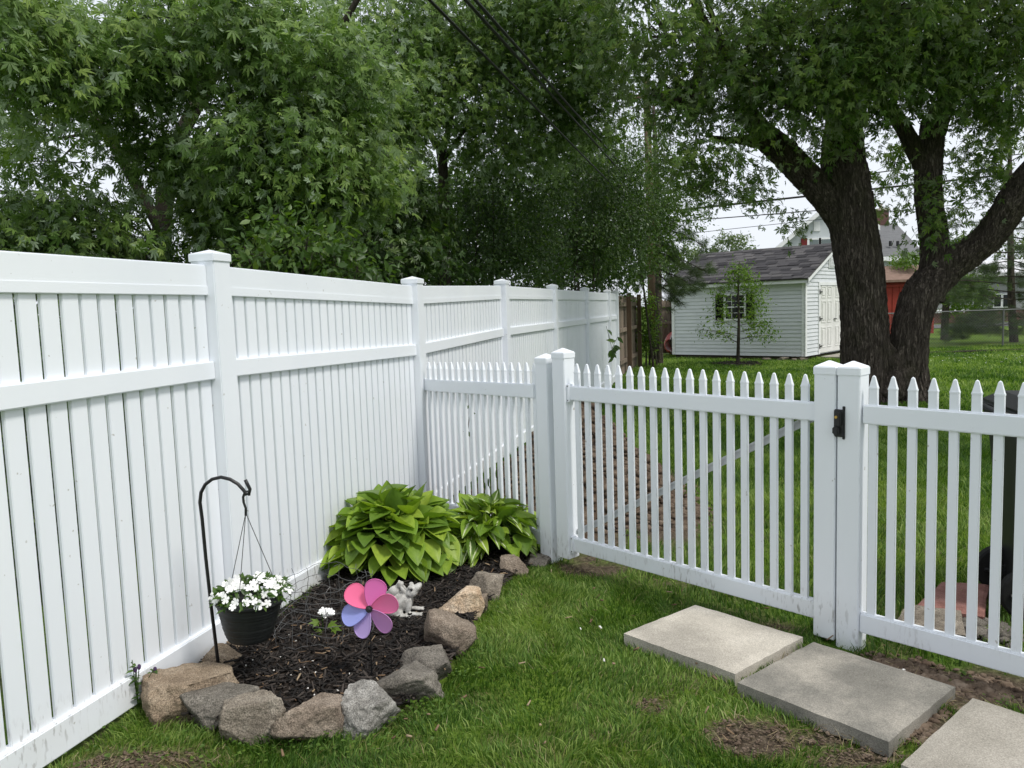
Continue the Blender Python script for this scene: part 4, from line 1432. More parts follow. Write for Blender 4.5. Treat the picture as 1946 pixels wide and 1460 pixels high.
# clover and creeping weeds along the bed edge
P, D, N_, S = [], [], [], []
for (x, y, n, sx_) in ((810, 1350, 60, .08), (770, 1372, 60, .08), (900, 1250, 30, .05), (560, 1436, 60, .16), (420, 1418, 45, .12), (330, 1405, 40, .1), (660, 1425, 40, .1), (880, 1290, 30, .05),
                      (1150, 1075, 30, .08), (960, 1150, 30, .05), (200, 1455, 60, .15), (1830, 1300, 14, .03), (1900, 1345, 20, .05)):
    c = pg(x, y)
    for k in range(n):
        P.append((c.x + random.gauss(0, sx_), c.y + random.gauss(0, sx_ * .5), random.uniform(.015, .045)))
        a = random.uniform(0, 6.28)
        D.append((math.cos(a), math.sin(a), 0.1))
        N_.append((random.gauss(0, .25), random.gauss(-.1, .25), 1))
        S.append(random.uniform(.010, .021))
P = np.array(P)
k = notin(P[:, 0], P[:, 1])
o = leaf_cloud('clover', P[k], np.array(D)[k], np.array(N_)[k], np.array(S)[k], OVT * np.array([1, 1.5, 1]), OFT, LEAF_LIME, None)
tag(o, 'low clover and creeping weeds along the stone edge of the bed', 'clover', kind='stuff')
# ================================================================== BEHIND THE RIGHT PICKET SECTION
SLATE = stone_mat('dark slate', (0.06, 0.062, 0.065), (0.11, 0.112, 0.115), (0.19, 0.19, 0.19))
REDP = pmat('red concrete', [(0.17, 0.075, 0.06), (0.25, 0.12, 0.1), (0.31, 0.165, 0.14)], 12, rough=0.9, bmp=0.4, bdist=0.004, bscale=80, fine=0.4)
def flat(name, pts, th, z, mat, label, cat, group):
    P4 = [pg(x, y, z) for x, y in pts]
    c = sum(P4, Vector()) / len(P4)
    bm = rough_slab([p - c for p in P4], z, th, c.x)
    me = bpy.data.meshes.new(name)
    bm.to_mesh(me)
    bm.free()
    me.materials.append(mat)
    o = bpy.data.objects.new(name, me)
    o.location = (c.x, c.y, 0)
    link(o)
    return tag(o, label, cat, group)
flat('flat_stone', [(1722, 1146), (1826, 1158), (1836, 1206), (1700, 1186)], 0.055, 0.05, ST['grey'], 'flat brown grey stone behind the right pickets, nearest the latch post', 'stone', 'flat stones behind the right pickets')
flat('brick_paver', [(1790, 1104), (1880, 1108), (1870, 1170), (1738, 1152)], 0.05, 0.045, REDP, 'dull red paver behind the right pickets', 'paver', None)
flat('flat_stone', [(1870, 1050), (1960, 1046), (1990, 1092), (1866, 1098)], 0.06, 0.06, SLATE, 'dark slate flagstone behind the right pickets beside the bin', 'stone', 'flat stones behind the right pickets')
cs = []
for (x, y) in ((1850, 1190), (1880, 1205), (1835, 1200), (1910, 1215)):
    p = pg(x, y)
    cs.append((p.x, p.y, 0.05, 0.05))
V, Fc = clods('x', '', cs, 90, (0.012, 0.035), CLOD, 0.01)
o = obj_np('rubble', V, Fc, ST['dark'], None)
tag(o, 'broken stone rubble under the bin behind the right pickets', 'rubble', kind='stuff')
# wheeled bin
bn = pg(1950, 1196)
bin_ = thing('wheelie_bin', (bn.x + 0.34, bn.y + 0.24, 0), 'black wheeled rubbish bin at the right edge behind the pickets', 'bin')
BINM = pmat('black bin plastic', [(0.016, 0.017, 0.018)], 9, rough=0.5, spec=0.4, bmp=0.15, bdist=0.003, bscale=120)
o0 = org(bin_)
bx = Vector((0.9, -0.25, 0)).normalized()
by = Vector((0.25, 0.9, 0)).normalized()
def bpnt(x, y, z):
    return o0 + bx * x + by * y + Vector((0, 0, z))
b = MB()
ring = []
for z, hw, hd in ((0.06, 0.20, 0.22), (0.5, 0.235, 0.27), (0.93, 0.27, 0.31), (0.935, 0.285, 0.325), (0.98, 0.285, 0.325)):
    ring.append([bpnt(-hw, -hd, z), bpnt(hw, -hd, z), bpnt(hw, hd, z), bpnt(-hw, hd, z)])
vs_ = [p for r_ in ring for p in r_]
fs_ = [(3, 2, 1, 0)]
for i in range(4):
    for j in range(4):
        a, c = i * 4 + j, i * 4 + (j + 1) % 4
        fs_.append((a, c, c + 4, a + 4))
fs_.append((16, 17, 18, 19))
b.add(vs_, fs_)
b.build('body', BINM, bin_, bevel=0.012)
b = MB()
b.prism([bpnt(-.30, -.34, .985), bpnt(.30, -.34, .985), bpnt(.30, -.34, 1.03), bpnt(.2, -.34, 1.075), bpnt(-.2, -.34, 1.075), bpnt(-.30, -.34, 1.03)], by * 0.68)
b.build('lid', BINM, bin_, bevel=0.012)
b = MB()
b.tube([bpnt(-.28, -.2, .99), bpnt(-.36, -.2, 1.02), bpnt(-.38, 0, 1.03), bpnt(-.36, .2, 1.02), bpnt(-.28, .2, .99)], 0.017, 8)
b.build('handle', BINM, bin_, smooth=True)
for y in (-.2, .2):
    b = MB()
    c = bpnt(-.22, y - 0.03, 0.125)
    d = by
    b.tube([c, c + d * 0.008, c + d * 0.05, c + d * 0.058], [0.115, 0.125, 0.125, 0.115], 24)
    wo = b.build('wheel', pmat('tyre rubber', [(0.012, 0.012, 0.012)], 30, rough=0.8, bmp=0.4, bdist=0.004), bin_)
    b = MB()
    for k in range(6):
        a = k * PI / 3
        e = bx * math.cos(a) + Vector((0, 0, 1)) * math.sin(a)
        b.tube([c + d * -0.006, c + e * 0.085 + d * -0.006], 0.012, 6)
    b.tube([c + d * -0.014, c + d * 0.0], 0.03, 12)
    b.build('wheel_hub', BINM, wo)
# ================================================================== WHITE SHED
SHL, SHC = Vector((4.82, 23.24)), Vector((7.77, 20.54))
SV = (SHC - SHL).normalized()
SQ = Vector((-SV.y, SV.x)) if SV.x > 0 else Vector((SV.y, -SV.x))     # along the gable wall, away
SLEN, SWID = (SHC - SHL).length, 4.0
shed = thing('garden_shed', v3(SHC), 'white clapboard shed with dark shingle roof and double doors', 'shed')
def sh(s, q, z):
    """s along the long wall from its left corner, q across, z up"""
    return v3(SHL + SV * s + SQ * q, z)
S3, Q3, Z3 = v3(SV), v3(SQ), Vector((0, 0, 1))
SIDING = pmat('white lap siding', [(0.56, 0.585, 0.605), (0.64, 0.66, 0.675)], 3, rough=0.55, spec=0.35, obj_var=0.02)
TRIM = pmat('white trim', [(0.74, 0.75, 0.75)], 5, rough=0.5)
EAVE = 2.06
APZ = EAVE + 0.445 * SWID / 2
b = MB()
b.prism([sh(0.03, 0.03, 0.1), sh(0.03, SWID - .03, 0.1), sh(0.03, SWID - .03, EAVE), sh(0.03, SWID / 2, APZ - 0.02), sh(0.03, 0.03, EAVE)], S3 * (SLEN - 0.06))
b.build('wall_core', SIDING, shed)
e = (EAVE - 0.1) / 19
wm = MB()
wm.prism([(0, 0, 0), (0, -0.03, 0), (0, -0.012, e), (0, 0, e)], (SLEN - 0.12, 0, 0))
wmesh = wm.mesh('siding_board', SIDING)
for k in range(19):
    inst('siding_board', wmesh, shed, frame3(S3, Z3, sh(0.06, 0.03, 0.1 + k * e)))
k = 0
z = 0.1
while z < APZ - 0.12:
    if z < EAVE - 0.01:
        q0_, q1_ = 0.06, SWID - 0.06
    else:
        q0_ = 0.03 + (z + e - EAVE) / 0.445
        q1_ = SWID - q0_
    if q1_ - q0_ > 0.1:
        segs = [(q0_, q1_)]
        if z < 2.0:
            segs = [(q0_, 0.90), (3.10, q1_)]
        for a, c in segs:
            g = MB()
            g.prism([(0, 0, 0), (0, -0.03, 0), (0, -0.012, e), (0, 0, e)], (c - a, 0, 0))
            inst('siding_board', g.mesh('siding_board', SIDING), shed, frame3(Q3, Z3, sh(SLEN - 0.03, a, z)))
    z += e
b = MB()
for (s, q) in ((0, 0), (SLEN - 0.09, 0)):
    b.box(sh(s, -0.012, 0.1), S3 * 0.09, Q3 * 0.04, Z3 * (EAVE - 0.1))
b.box(sh(SLEN - 0.03, -0.012, 0.1), S3 * 0.045, Q3 * 0.1, Z3 * (EAVE - 0.1))
b.build('corner_trim', TRIM, shed)
b = MB()
b.box(sh(-0.15, -0.16, EAVE - 0.02), S3 * (SLEN + 0.3), Q3 * 0.025, Z3 * 0.125)
b.box(sh(-0.15, -0.16, EAVE - 0.03), S3 * (SLEN + 0.3), Q3 * 0.16, Z3 * 0.012)
b.build('fascia', TRIM, shed)
for sgn, q0_ in ((1, -0.16), (-1, SWID + 0.16)):
    b = MB()
    A = sh(SLEN + 0.10, q0_, EAVE - 0.03)
    B = sh(SLEN + 0.10, SWID / 2, EAVE - 0.03 + 0.445 * (SWID / 2 + 0.16))
    b.prism([A, A + Z3 * 0.13, B + Z3 * 0.13, B], S3 * 0.035)
    b.build('rake_board', TRIM, shed)
def shingle_mat():
    m, nt, b = base_mat('asphalt shingle')
    oi = nd(nt, 'ObjectInfo')
    c = ramp(nt, oi.outputs['Random'], [(0.0, (0.030, 0.029, 0.031)), (0.4, (0.052, 0.05, 0.053)), (0.75, (0.075, 0.072, 0.074)), (1.0, (0.105, 0.10, 0.10))])
    n = nd(nt, 'TexNoise', i_Scale=160.0, i_Detail=3.0)
    nt.links.new(nd(nt, 'NewGeometry').outputs[0], n.inputs[0])
    c = mixc(nt, 0.4, c, ramp(nt, n.outputs[0], [(0.3, (0.2, 0.2, 0.2)), (0.7, (0.8, 0.8, 0.8))]), 'OVERLAY')
    nt.links.new(c, b.inputs['Base Color'])
    b.inputs['Roughness'].default_value = 0.95
    b.inputs['Specular IOR Level'].default_value = 0.15
    return m
SHING = shingle_mat()
up = (Q3 + Z3 * 0.445).normalized()
nrm = S3.cross(up).normalized()
if nrm.z < 0:
    nrm = -nrm
run = (SWID / 2 + 0.2) * math.sqrt(1 + 0.445 ** 2)
E0 = sh(-0.16, -0.2, EAVE + 0.085)
b = MB()
b.box(E0 - nrm * 0.03, S3 * (SLEN + 0.30), up * run, nrm * 0.03)
A = sh(-0.16, SWID + 0.2, EAVE + 0.085)
up2 = (-Q3 + Z3 * 0.445).normalized()
n2 = Vector((-nrm.x, -nrm.y, nrm.z))
b.box(A - n2 * 0.03, S3 * (SLEN + 0.30), up2 * run, n2 * 0.032)
roof = b.build('roof', SHING, shed)
nc = 13
ce = run / nc
g = MB()
wsh = 0.30
g.prism([(0.003, 0, 0), (wsh - 0.003, 0, 0), (wsh - 0.003, 0, 0.016), (0.003, 0, 0.016)], (0, ce * 1.12, -0.006))
smesh = g.mesh('shingle', SHING)
for k in range(nc):
    off = (0.0, 0.11, 0.2)[k % 3] + random.uniform(-.02, .02)
    s = -off
    while s < SLEN + 0.30 - 0.01:
        s0, s1 = max(s, 0.0), min(s + wsh, SLEN + 0.30)
        if s1 - s0 > 0.04:
            M = frame3(S3, nrm, E0 + S3 * s0 + up * (k * ce) + nrm * random.uniform(0.001, 0.006))
            M = M @ Matrix.Diagonal(((s1 - s0) / wsh, 1, random.choice((0.7, 1.0, 1.5)), 1))
            inst('shingle', smesh, roof, M)
        s += wsh
b = MB()
rp = sh(-0.16, SWID / 2, EAVE + 0.085 + 0.445 * (SWID / 2 + 0.2) - 0.005)
b.prism([rp - up * 0.12 + nrm * 0.018, rp + Z3 * 0.03, rp - up2 * 0.12 + n2 * 0.018, rp - Z3 * 0.01], S3 * (SLEN + 0.30))
b.build('ridge_cap', SHING, roof)
# window with shutters
SHUT = pmat('flat black shutter', [(0.006, 0.006, 0.007)], 10, rough=0.8, spec=0.1)
W0, W1, WZ0, WZ1 = 1.74, 2.30, 1.13, 1.78
GLASS = pmat('dark window glass', [(0.012, 0.014, 0.016)], 3, rough=0.1, spec=0.3)
b = MB()
fo_ = -0.035
for (s0, s1, z0, z1) in ((W0 - .05, W1 + .05, WZ0 - .05, WZ0), (W0 - .05, W1 + .05, WZ1, WZ1 + .05), (W0 - .05, W0, WZ0, WZ1), (W1, W1 + .05, WZ0, WZ1),
                         (W0, W1, (WZ0 + WZ1) / 2 - .018, (WZ0 + WZ1) / 2 + .018)):
    b.box(sh(s0, fo_, z0), S3 * (s1 - s0), Q3 * 0.04, Z3 * (z1 - z0))
win = b.build('window', TRIM, shed)
b = MB()
for k in (1, 2):
    s0 = W0 + (W1 - W0) * k / 3
    b.box(sh(s0 - .006, fo_ + .012, WZ0), S3 * 0.012, Q3 * 0.02, Z3 * (WZ1 - WZ0))
for zz in (0.25, 0.75):
    b.box(sh(W0, fo_ + .014, WZ0 + (WZ1 - WZ0) * zz - .006), S3 * (W1 - W0), Q3 * 0.02, Z3 * 0.012)
b.build('muntins', TRIM, win)
b = MB()
b.box(sh(W0, fo_ + 0.022, WZ0), S3 * (W1 - W0), Q3 * 0.01, Z3 * (WZ1 - WZ0))
b.build('pane', GLASS, win)
for s0 in (W0 - 0.30, W1 + 0.07):
    b = MB()
    for (a, c, z0, z1) in ((0, .04, 0, .72), (.19, .23, 0, .72), (.04, .19, 0, .05), (.04, .19, .67, .72), (.04, .19, .34, .38)):
        b.box(sh(s0 + a, -0.045, WZ0 - .03 + z0), S3 * (c - a), Q3 * 0.03, Z3 * (z1 - z0))
    for k in range(16):
        b.box(sh(s0 + .04, -0.03, WZ0 + .03 + k * 0.038), S3 * 0.15, Q3 * 0.018 + Z3 * 0.02, Z3 * 0.008)
    b.box(sh(s0 + .02, -0.028, WZ0 - .02), S3 * 0.19, Q3 * 0.012, Z3 * 0.70)
    b.build('shutter', SHUT, shed)
# double door in the gable
DG = pmat('door panel white', [(0.70, 0.70, 0.67)], 3, rough=0.5)
xs_ = SLEN - 0.03
b = MB()
for (q0_, q1_, z0, z1) in ((0.90, 0.985, 0.1, 2.06), (3.015, 3.10, 0.1, 2.06), (0.985, 3.015, 1.97, 2.06)):
    b.box(sh(xs_, q0_, z0), S3 * 0.045, Q3 * (q1_ - q0_), Z3 * (z1 - z0))
b.build('door_frame', TRIM, shed)
for q0_ in (0.99, 2.003):
    b = MB()
    b.box(sh(xs_ - 0.02, q0_, 0.13), S3 * 0.045, Q3 * 1.007, Z3 * 1.83)
    d = b.build('door', DG, shed)
    for (a, z0, z1) in ((0.14, 1.5, 1.82), (0.56, 1.5, 1.82), (0.14, 0.82, 1.42), (0.56, 0.82, 1.42), (0.14, 0.14, 0.70), (0.56, 0.14, 0.70)):
        b = MB()
        for (i0, i1, j0, j1) in ((0, .03, 0, 1), (.27, .30, 0, 1)):
            b.box(sh(xs_ + 0.0245, q0_ + a + i0, 0.13 + z0), S3 * 0.012, Q3 * (i1 - i0), Z3 * (z1 - z0))
        b.box(sh(xs_ + 0.0245, q0_ + a + .03, 0.13 + z0), S3 * 0.012, Q3 * .24, Z3 * .03)
        b.box(sh(xs_ + 0.0245, q0_ + a + .03, 0.13 + z1 - .03), S3 * 0.012, Q3 * .24, Z3 * .03)
        b.box(sh(xs_ + 0.0245, q0_ + a + .07, 0.13 + z0 + .07), S3 * 0.014, Q3 * .16, Z3 * (z1 - z0 - .14))
        b.build('door_panel', DG, d)
    for z in (0.3, 1.05, 1.78):
        b = MB()
        qh = q0_ - 0.06 if q0_ < 1.5 else q0_ + 0.86
        b.box(sh(xs_ + 0.046, qh, z), S3 * 0.012, Q3 * 0.2, Z3 * 0.03)
        b.box(sh(xs_ + 0.046, qh if q0_ < 1.5 else qh + 0.16, z - 0.05), S3 * 0.013, Q3 * 0.045, Z3 * 0.13)
        b.build('hinge', BLACKM, d)
b = MB()
b.box(sh(xs_ + 0.03, 2.03, 1.02), S3 * 0.04, Q3 * 0.13, Z3 * 0.025)
b.build('door_handle', BLACKM, shed)
b = MB()
b.box(sh(SLEN - 0.01, 1.62, 2.45), S3 * 0.03, Q3 * 0.5, Z3 * 0.32)
vt = b.build('gable_vent', TRIM, shed)
b = MB()
for k in range(6):
    b.box(sh(SLEN + 0.021, 1.66, 2.49 + k * 0.042), S3 * 0.02, Q3 * 0.42, Z3 * 0.014)
b.build('vent_slats', TRIM, vt)
DKW = pmat('dark treated timber', [(0.035, 0.028, 0.022), (0.07, 0.055, 0.042)], 6, rough=0.9)
b = MB()
b.box(sh(0.08, 0.06, -0.02), S3 * (SLEN - 0.16), Q3 * (SWID - 0.12), Z3 * 0.118)
b.build('skid_base', DKW, shed)
b = MB()
p0 = sh(SLEN + 0.1, 0.8, 0.0)
b.box(p0, S3 * 1.3, Q3 * 2.6, Z3 * 0.05)
o = b.build('door_apron', CONC_C, None, bevel=0.01)
tag(o, 'pale concrete pad before the shed doors', 'concrete pad')
for i, (s, q, r) in enumerate(((3.0, -.15, .1), (3.45, -.12, .13), (3.75, -.16, .09), (3.95, -.05, .12), (2.2, -.12, .07))):
    me = stone_mesh((r * 1.4, r, r * .6), 40 + i, 7, 0.05, 0.6)
    me.materials.append(ST['grey'])
    o = bpy.data.objects.new('footing_stone', me)
    o.location = sh(s, q, 0.02)
    link(o)
    tag(o, ('small grey stone at the shed foot, second of the row from the sapling', 'largest grey stone at the shed foot', 'small grey stone at the shed foot just left of the corner', 'grey stone under the near corner of the shed', 'smallest stone at the shed foot, nearest the sapling')[i], 'stone', 'stones along the shed foot')
# ================================================================== TREES
def catmull(P, R, per=8):
    out, rr = [], []
    n = len(P)
    for i in range(n - 1):
        p0, p1, p2, p3 = P[max(i - 1, 0)], P[i], P[i + 1], P[min(i + 2, n - 1)]
        for k in range(per):
            t = k / per
            q = 0.5 * ((2 * p1) + (p2 - p0) * t + (2 * p0 - 5 * p1 + 4 * p2 - p3) * t * t + (3 * p1 - p0 - 3 * p2 + p3) * t ** 3)
            out.append(q)
            rr.append(R[i] * (1 - t) + R[i + 1] * t)
    out.append(P[-1])
    rr.append(R[-1])
    return out, rr
PLATES = None
def limb(b, P, R, sides=40, per=14, rough=0.06, seed=0.0, flare=0.0):
    P = [Vector(p) for p in P]
    pts, rr = catmull(P, R, per)
    n = len(pts)
    k0 = len(b.v)
    u = None
    acc = 0.0
    for i in range(n):
        t = (pts[min(i + 1, n - 1)] - pts[max(i - 1, 0)]).normalized()
        if u is None:
            u = t.orthogonal().normalized()
        u = (u - t * u.dot(t)).normalized()
        q = t.cross(u)
        if i:
            acc += (pts[i] - pts[i - 1]).length
        for j in range(sides):
            a = 2 * PI * j / sides
            c, s_ = math.cos(a), math.sin(a)
            # furrows run along the limb, big lumps bend it
            f1 = noise.noise(Vector((c * 2.2 + seed, s_ * 2.2, acc * 0.7)))
            f2 = abs(noise.noise(Vector((c * 9 + seed, s_ * 9, acc * 1.3))))
            f3 = noise.noise(Vector((c * 22, s_ * 22 + seed, acc * 5)))
            r = rr[i] * (1 + rough * (1.2 * f1 + 1.4 * (f2 - 0.3) + 0.45 * f3))
            b.v.append(tuple(pts[i] + (u * c + q * s_) * r))
    for i in range(n - 1):
        for j in range(sides):
            a, c = k0 + i * sides + j, k0 + i * sides + (j + 1) % sides
            b.f.append((a, c, c + sides, a + sides))
    b.f.append(tuple(k0 + (n - 1) * sides + j for j in range(sides)))
    if PLATES is not None:                      # shaggy strips of bark standing off the stem
        rnd = random.Random(seed)
        for i in range(2, n - 3):
            for _ in range(int(rr[i] * 70)):
                j = rnd.randrange(sides)
                p, p2 = Vector(b.v[k0 + i * sides + j]), Vector(b.v[k0 + (i + 1) * sides + j])
                t = (p2 - p).normalized()
                o_ = (p - pts[i]).normalized()
                sd_ = t.cross(o_).normalized()
                L_, W_, T_ = rnd.uniform(.06, .22), rnd.uniform(.012, .035), rnd.uniform(.006, .02)
                p = p + t * rnd.uniform(-.1, .1) + o_ * (-0.004)
                tw = sd_ * rnd.uniform(-.12, .12)
                q = []
                for (u_, w_, h_) in ((0, .7, 0), (.5, 1, 0), (1, .5, 0)):
                    c_ = p + (t + tw) * (L_ * u_)
                    lift = T_ * (0.7 + rnd.random() * .6)
                    q.append((c_ - sd_ * W_ * w_, c_ - sd_ * W_ * w_ * .7 + o_ * lift, c_ + sd_ * W_ * w_ * .7 + o_ * lift, c_ + sd_ * W_ * w_))
                vs_ = [v for r_ in q for v in r_]
                PLATES.add(vs_, [(0, 1, 5, 4), (1, 2, 6, 5), (2, 3, 7, 6), (4, 5, 9, 8), (5, 6, 10, 9), (6, 7, 11, 10), (0, 3, 2, 1), (8, 9, 10, 11)])
    return pts
def plimb(b, L, Y, **kw):
    """limb from photo points (x, y, radius in px[, depth])"""
    P, R = [], []
    for q in L:
        y_ = q[3] if len(q) > 3 else Y
        P.append(px(q[0], q[1], y_))
        R.append(q[2] * 0.94 * y_ / F)
    return limb(b, P, R, **kw)
DENS = 1.0
def blob(x, y, Y, rx, ry, rd, n):
    n = max(3, int(n * DENS))
    c = px(x, y, Y)
    return (np.array(c), np.array([rx * Y / F, rd, ry * Y / F]), n)
def sprays(blobs, per, tlen, lsize, droop=0.35, spread=0.09, shell=0.5, up=0.5, wild=0.5):
    """leaf positions: twigs through each ellipsoid, leaves along the twigs"""
    P, D, N_, S, B, T = [], [], [], [], [], []
    for (c, r, n) in blobs:
        d = rng.normal(0, 1, (n, 3))
        d /= np.linalg.norm(d, axis=1, keepdims=True)
        rad = (shell + (1 - shell) * rng.random(n)) if shell else rng.random(n) ** 0.4
        rad = np.where(rng.random(n) < 0.3, rng.random(n) ** 0.5, rad)
        base = c + d * r * rad[:, None]
        tw = d * np.array([1, 1, 0.45]) + rng.normal(0, 0.45, (n, 3))
        tw[:, 2] -= droop
        tw /= np.linalg.norm(tw, axis=1, keepdims=True)
        tl = tlen * rng.uniform(0.6, 1.3, n)
        T.append((base - tw * (tl * 0.4)[:, None], base + tw * (tl * 0.6)[:, None]))
        br = rng.normal(0.47, 0.17, n) + rng.normal(0, 0.06)
        t = rng.uniform(-0.4, 0.62, (n, per))
        pos = base[:, None] + tw[:, None] * (t * tl[:, None])[..., None] + rng.normal(0, spread, (n, per, 3))
        ld = tw[:, None] * 0.7 + rng.normal(0, 0.6, (n, per, 3))
        ld[..., 2] -= droop * 0.9
        nn = rng.normal(0, wild, (n, per, 3)) + d[:, None] * np.array([0.75, 0.75, 0.35])
        nn[..., 2] += up
        nn *= np.where(rng.random((n, per, 1)) < 0.12, -1, 1)      # some leaves turned over by the wind
        P.append(pos.reshape(-1, 3))
        D.append(ld.reshape(-1, 3))
        N_.append(nn.reshape(-1, 3))
        S.append(rng.uniform(0.5, 1.2, n * per) * lsize)
        B.append(np.repeat(br, per))
    return np.concatenate(P), np.concatenate(D), np.concatenate(N_), np.concatenate(S), np.concatenate(B), T
def twig_mesh(T, r):
    A = np.concatenate([t[0] for t in T])
    Bv = np.concatenate([t[1] for t in T])
    n = len(A)
    d = Bv - A
    u = np.cross(d, np.array([0.3, 0.2, 1.0]))
    u /= np.linalg.norm(u, axis=1, keepdims=True) + 1e-9
    v = np.cross(d, u)
    v /= np.linalg.norm(v, axis=1, keepdims=True) + 1e-9
    V = []
    for P_, rr in ((A, r), (Bv, r * 0.35)):
        for k in range(3):
            a = 2 * PI * k / 3
            V.append(P_ + (u * math.cos(a) + v * math.sin(a)) * rr)
    V = np.stack(V, 1).reshape(-1, 3)
    f = np.array([(0, 1, 4), (0, 4, 3), (1, 2, 5), (1, 5, 4), (2, 0, 3), (2, 3, 5)])
    return V, (np.arange(n)[:, None, None] * 6 + f[None]).reshape(-1, 3)
def crown(root, blobs, per, tlen, lsize, mat, tv=MAP, tf=MAPF, twig=0.005, bark=None, **kw):
    P, D, N_, S, B, T = sprays(blobs, per, tlen, lsize, **kw)
    o = leaf_cloud('crown', P, D, N_, S, tv, tf, mat, root, B)
    if twig:
        V, f = twig_mesh(T, twig)
        obj_np('twigs', V, f, bark or BARKT, root)['kind'] = 'stuff'
    return o
def boughs(b, start, blobs, r0, rnd, sub=5, skip=0):
    """a bough from the fork to every blob, and a fan of thin branches inside it"""
    for (c, r, n) in blobs:
        if n < skip:
            continue
        c = Vector(c)
        s = Vector(start(c) if callable(start) else start)
        mid = s.lerp(c, 0.5) + Vector((rnd.uniform(-.2, .2), rnd.uniform(-.2, .2), 0.25))
        b.tube(catmull([s, mid, c], [1, 1, 1], 5)[0], [r0 * (1 - 0.7 * i / 10) for i in range(11)], 7)
        for k in range(sub):
            e = c + Vector((rnd.uniform(-1, 1) * r[0], rnd.uniform(-1, 1) * r[1], rnd.uniform(-.8, 1) * r[2])) * 0.85
            m = c.lerp(e, 0.5) + Vector((rnd.uniform(-.1, .1), rnd.uniform(-.1, .1), 0.1))
            b.tube([s.lerp(c, 0.75), m, e], [r0 * 0.35, r0 * 0.22, r0 * 0.08], 5)
# ---- big old maple on the lawn
TY = 11.9
mp_ = thing('maple_tree', pg(1690, 772), 'huge forked maple with rough dark bark on the lawn before the shed', 'tree')
b = MB()
PLATES = MB()
plimb(b, [(1655, 850, 72), (1650, 800, 58), (1647, 760, 50), (1645, 710, 47), (1644, 668, 45), (1639, 567, 42), (1629, 480, 43), (1614, 390, 44), (1607, 339, 43), (1601, 288, 38), (1608, 212, 31), (1646, 125, 33), (1664, 0, 31), (1680, -160, 25), (1690, -330, 16)],
      TY, sides=64, per=14, rough=0.06, seed=1.0)
plimb(b, [(1736, 850, 64), (1732, 800, 50), (1729, 760, 41), (1726, 710, 36), (1727, 660, 35), (1733, 612, 35), (1752, 560, 36), (1792, 516, 33, 11.8), (1841, 481, 28, 11.6), (1884, 444, 27, 11.4), (1934, 372, 30, 11.1), (1985, 310, 30, 10.8), (2090, 200, 25, 10.6), (2180, 60, 18, 10.4)],
      TY - 0.1, sides=60, per=14, rough=0.06, seed=7.0)
plimb(b, [(1762, 570, 30), (1776, 520, 28), (1776, 466, 25), (1766, 390, 24), (1764, 339, 24), (1768, 288, 22), (1776, 240, 22), (1796, 205, 16), (1816, 170, 13), (1832, 100, 11), (1842, 30, 9), (1850, -90, 7)],
      TY - 0.05, sides=44, per=12, rough=0.06, seed=13.0)
plimb(b, [(1618, 440, 32), (1588, 396, 29), (1560, 362, 27), (1532, 334, 26), (1486, 288, 26), (1448, 254, 21), (1422, 205, 12, 11.6), (1398, 140, 9, 11.4), (1345, 60, 8, 11.2), (1300, -60, 6, 11)],
      TY, sides=40, per=12, rough=0.07, seed=19.0)
plimb(b, [(1760, 330, 15), (1745, 298, 15), (1724, 258, 14), (1699, 217, 12), (1668, 188, 8), (1640, 120, 5)], TY - 0.1, sides=24, per=10, rough=0.07, seed=23.0)
plimb(b, [(1470, 285, 9), (1420, 268, 8), (1385, 266, 5), (1350, 262, 3)], TY, sides=14, per=8, rough=0.08, seed=27.0)
plimb(b, [(1345, 60, 7, 11.2), (1330, 130, 7, 11.0), (1310, 180, 8, 10.8), (1280, 190, 7, 10.7), (1252, 178, 7, 10.6)], 11, sides=16, per=8, rough=0.12, seed=29.0)
plimb(b, [(1285, 188, 4, 10.7), (1276, 178, 4, 10.7), (1270, 170, 3, 10.7)], 11, sides=10, per=4, rough=0.1, seed=31.0)
# burr and hollow where the two stems part
for (x, y, r, d) in ((1704, 690, 22, -0.22), (1716, 715, 27, -0.24), (1696, 735, 26, -0.28), (1732, 680, 20, -0.2), (1690, 668, 14, -0.2), (1706, 648, 12, -.1)):
    c = px(x, y, TY + d)
    k = len(b.v)
    b.ellip(c, (r * TY / F, r * TY / F * .8, r * TY / F * 1.15), seg=18, rings=12)
    for i in range(k, len(b.v)):
        v = Vector(b.v[i])
        b.v[i] = tuple(v + (v - c) * 0.5 * noise.noise(v * 7))
b.build('trunk', BARK, mp_, smooth=True)
PLATES.build('bark_plates', BARK, mp_)['kind'] = 'stuff'
PLATES = None
DENS = 0.6
big = [blob(1240, 70, 10.4, 150, 120, 1.0, 120), blob(1380, 130, 10.8, 150, 100, 1.0, 190), blob(1500, 70, 11.2, 170, 110, 1.1, 250),
       blob(1500, 205, 10.7, 100, 55, 0.7, 85), blob(1600, 150, 10.3, 100, 75, 0.7, 150), blob(1650, 50, 10.4, 150, 90, 1.0, 230), blob(1800, 70, 11.0, 160, 110, 1.1, 260),
       blob(1730, 170, 10.9, 90, 70, 0.7, 110), blob(1900, 110, 11.0, 110, 120, 1.0, 200), blob(1890, 240, 11.6, 80, 70, 0.7, 65), blob(1345, 300, 11.0, 100, 60, 0.8, 60),
       blob(1385, 360, 10.9, 80, 32, 0.5, 26), blob(1490, 418, 11.3, 50, 22, 0.4, 7), blob(1705, 320, 12.3, 45, 70, 0.5, 22), blob(1860, 350, 11.7, 70, 55, 0.6, 34),
       blob(1770, 400, 11.4, 40, 60, 0.4, 20), blob(1690, 420, 12.2, 40, 30, 0.4, 9), blob(1600, 260, 11.3, 50, 50, 0.4, 30), blob(1280, 200, 10.6, 70, 60, 0.6, 42)]
DENS = 0.3
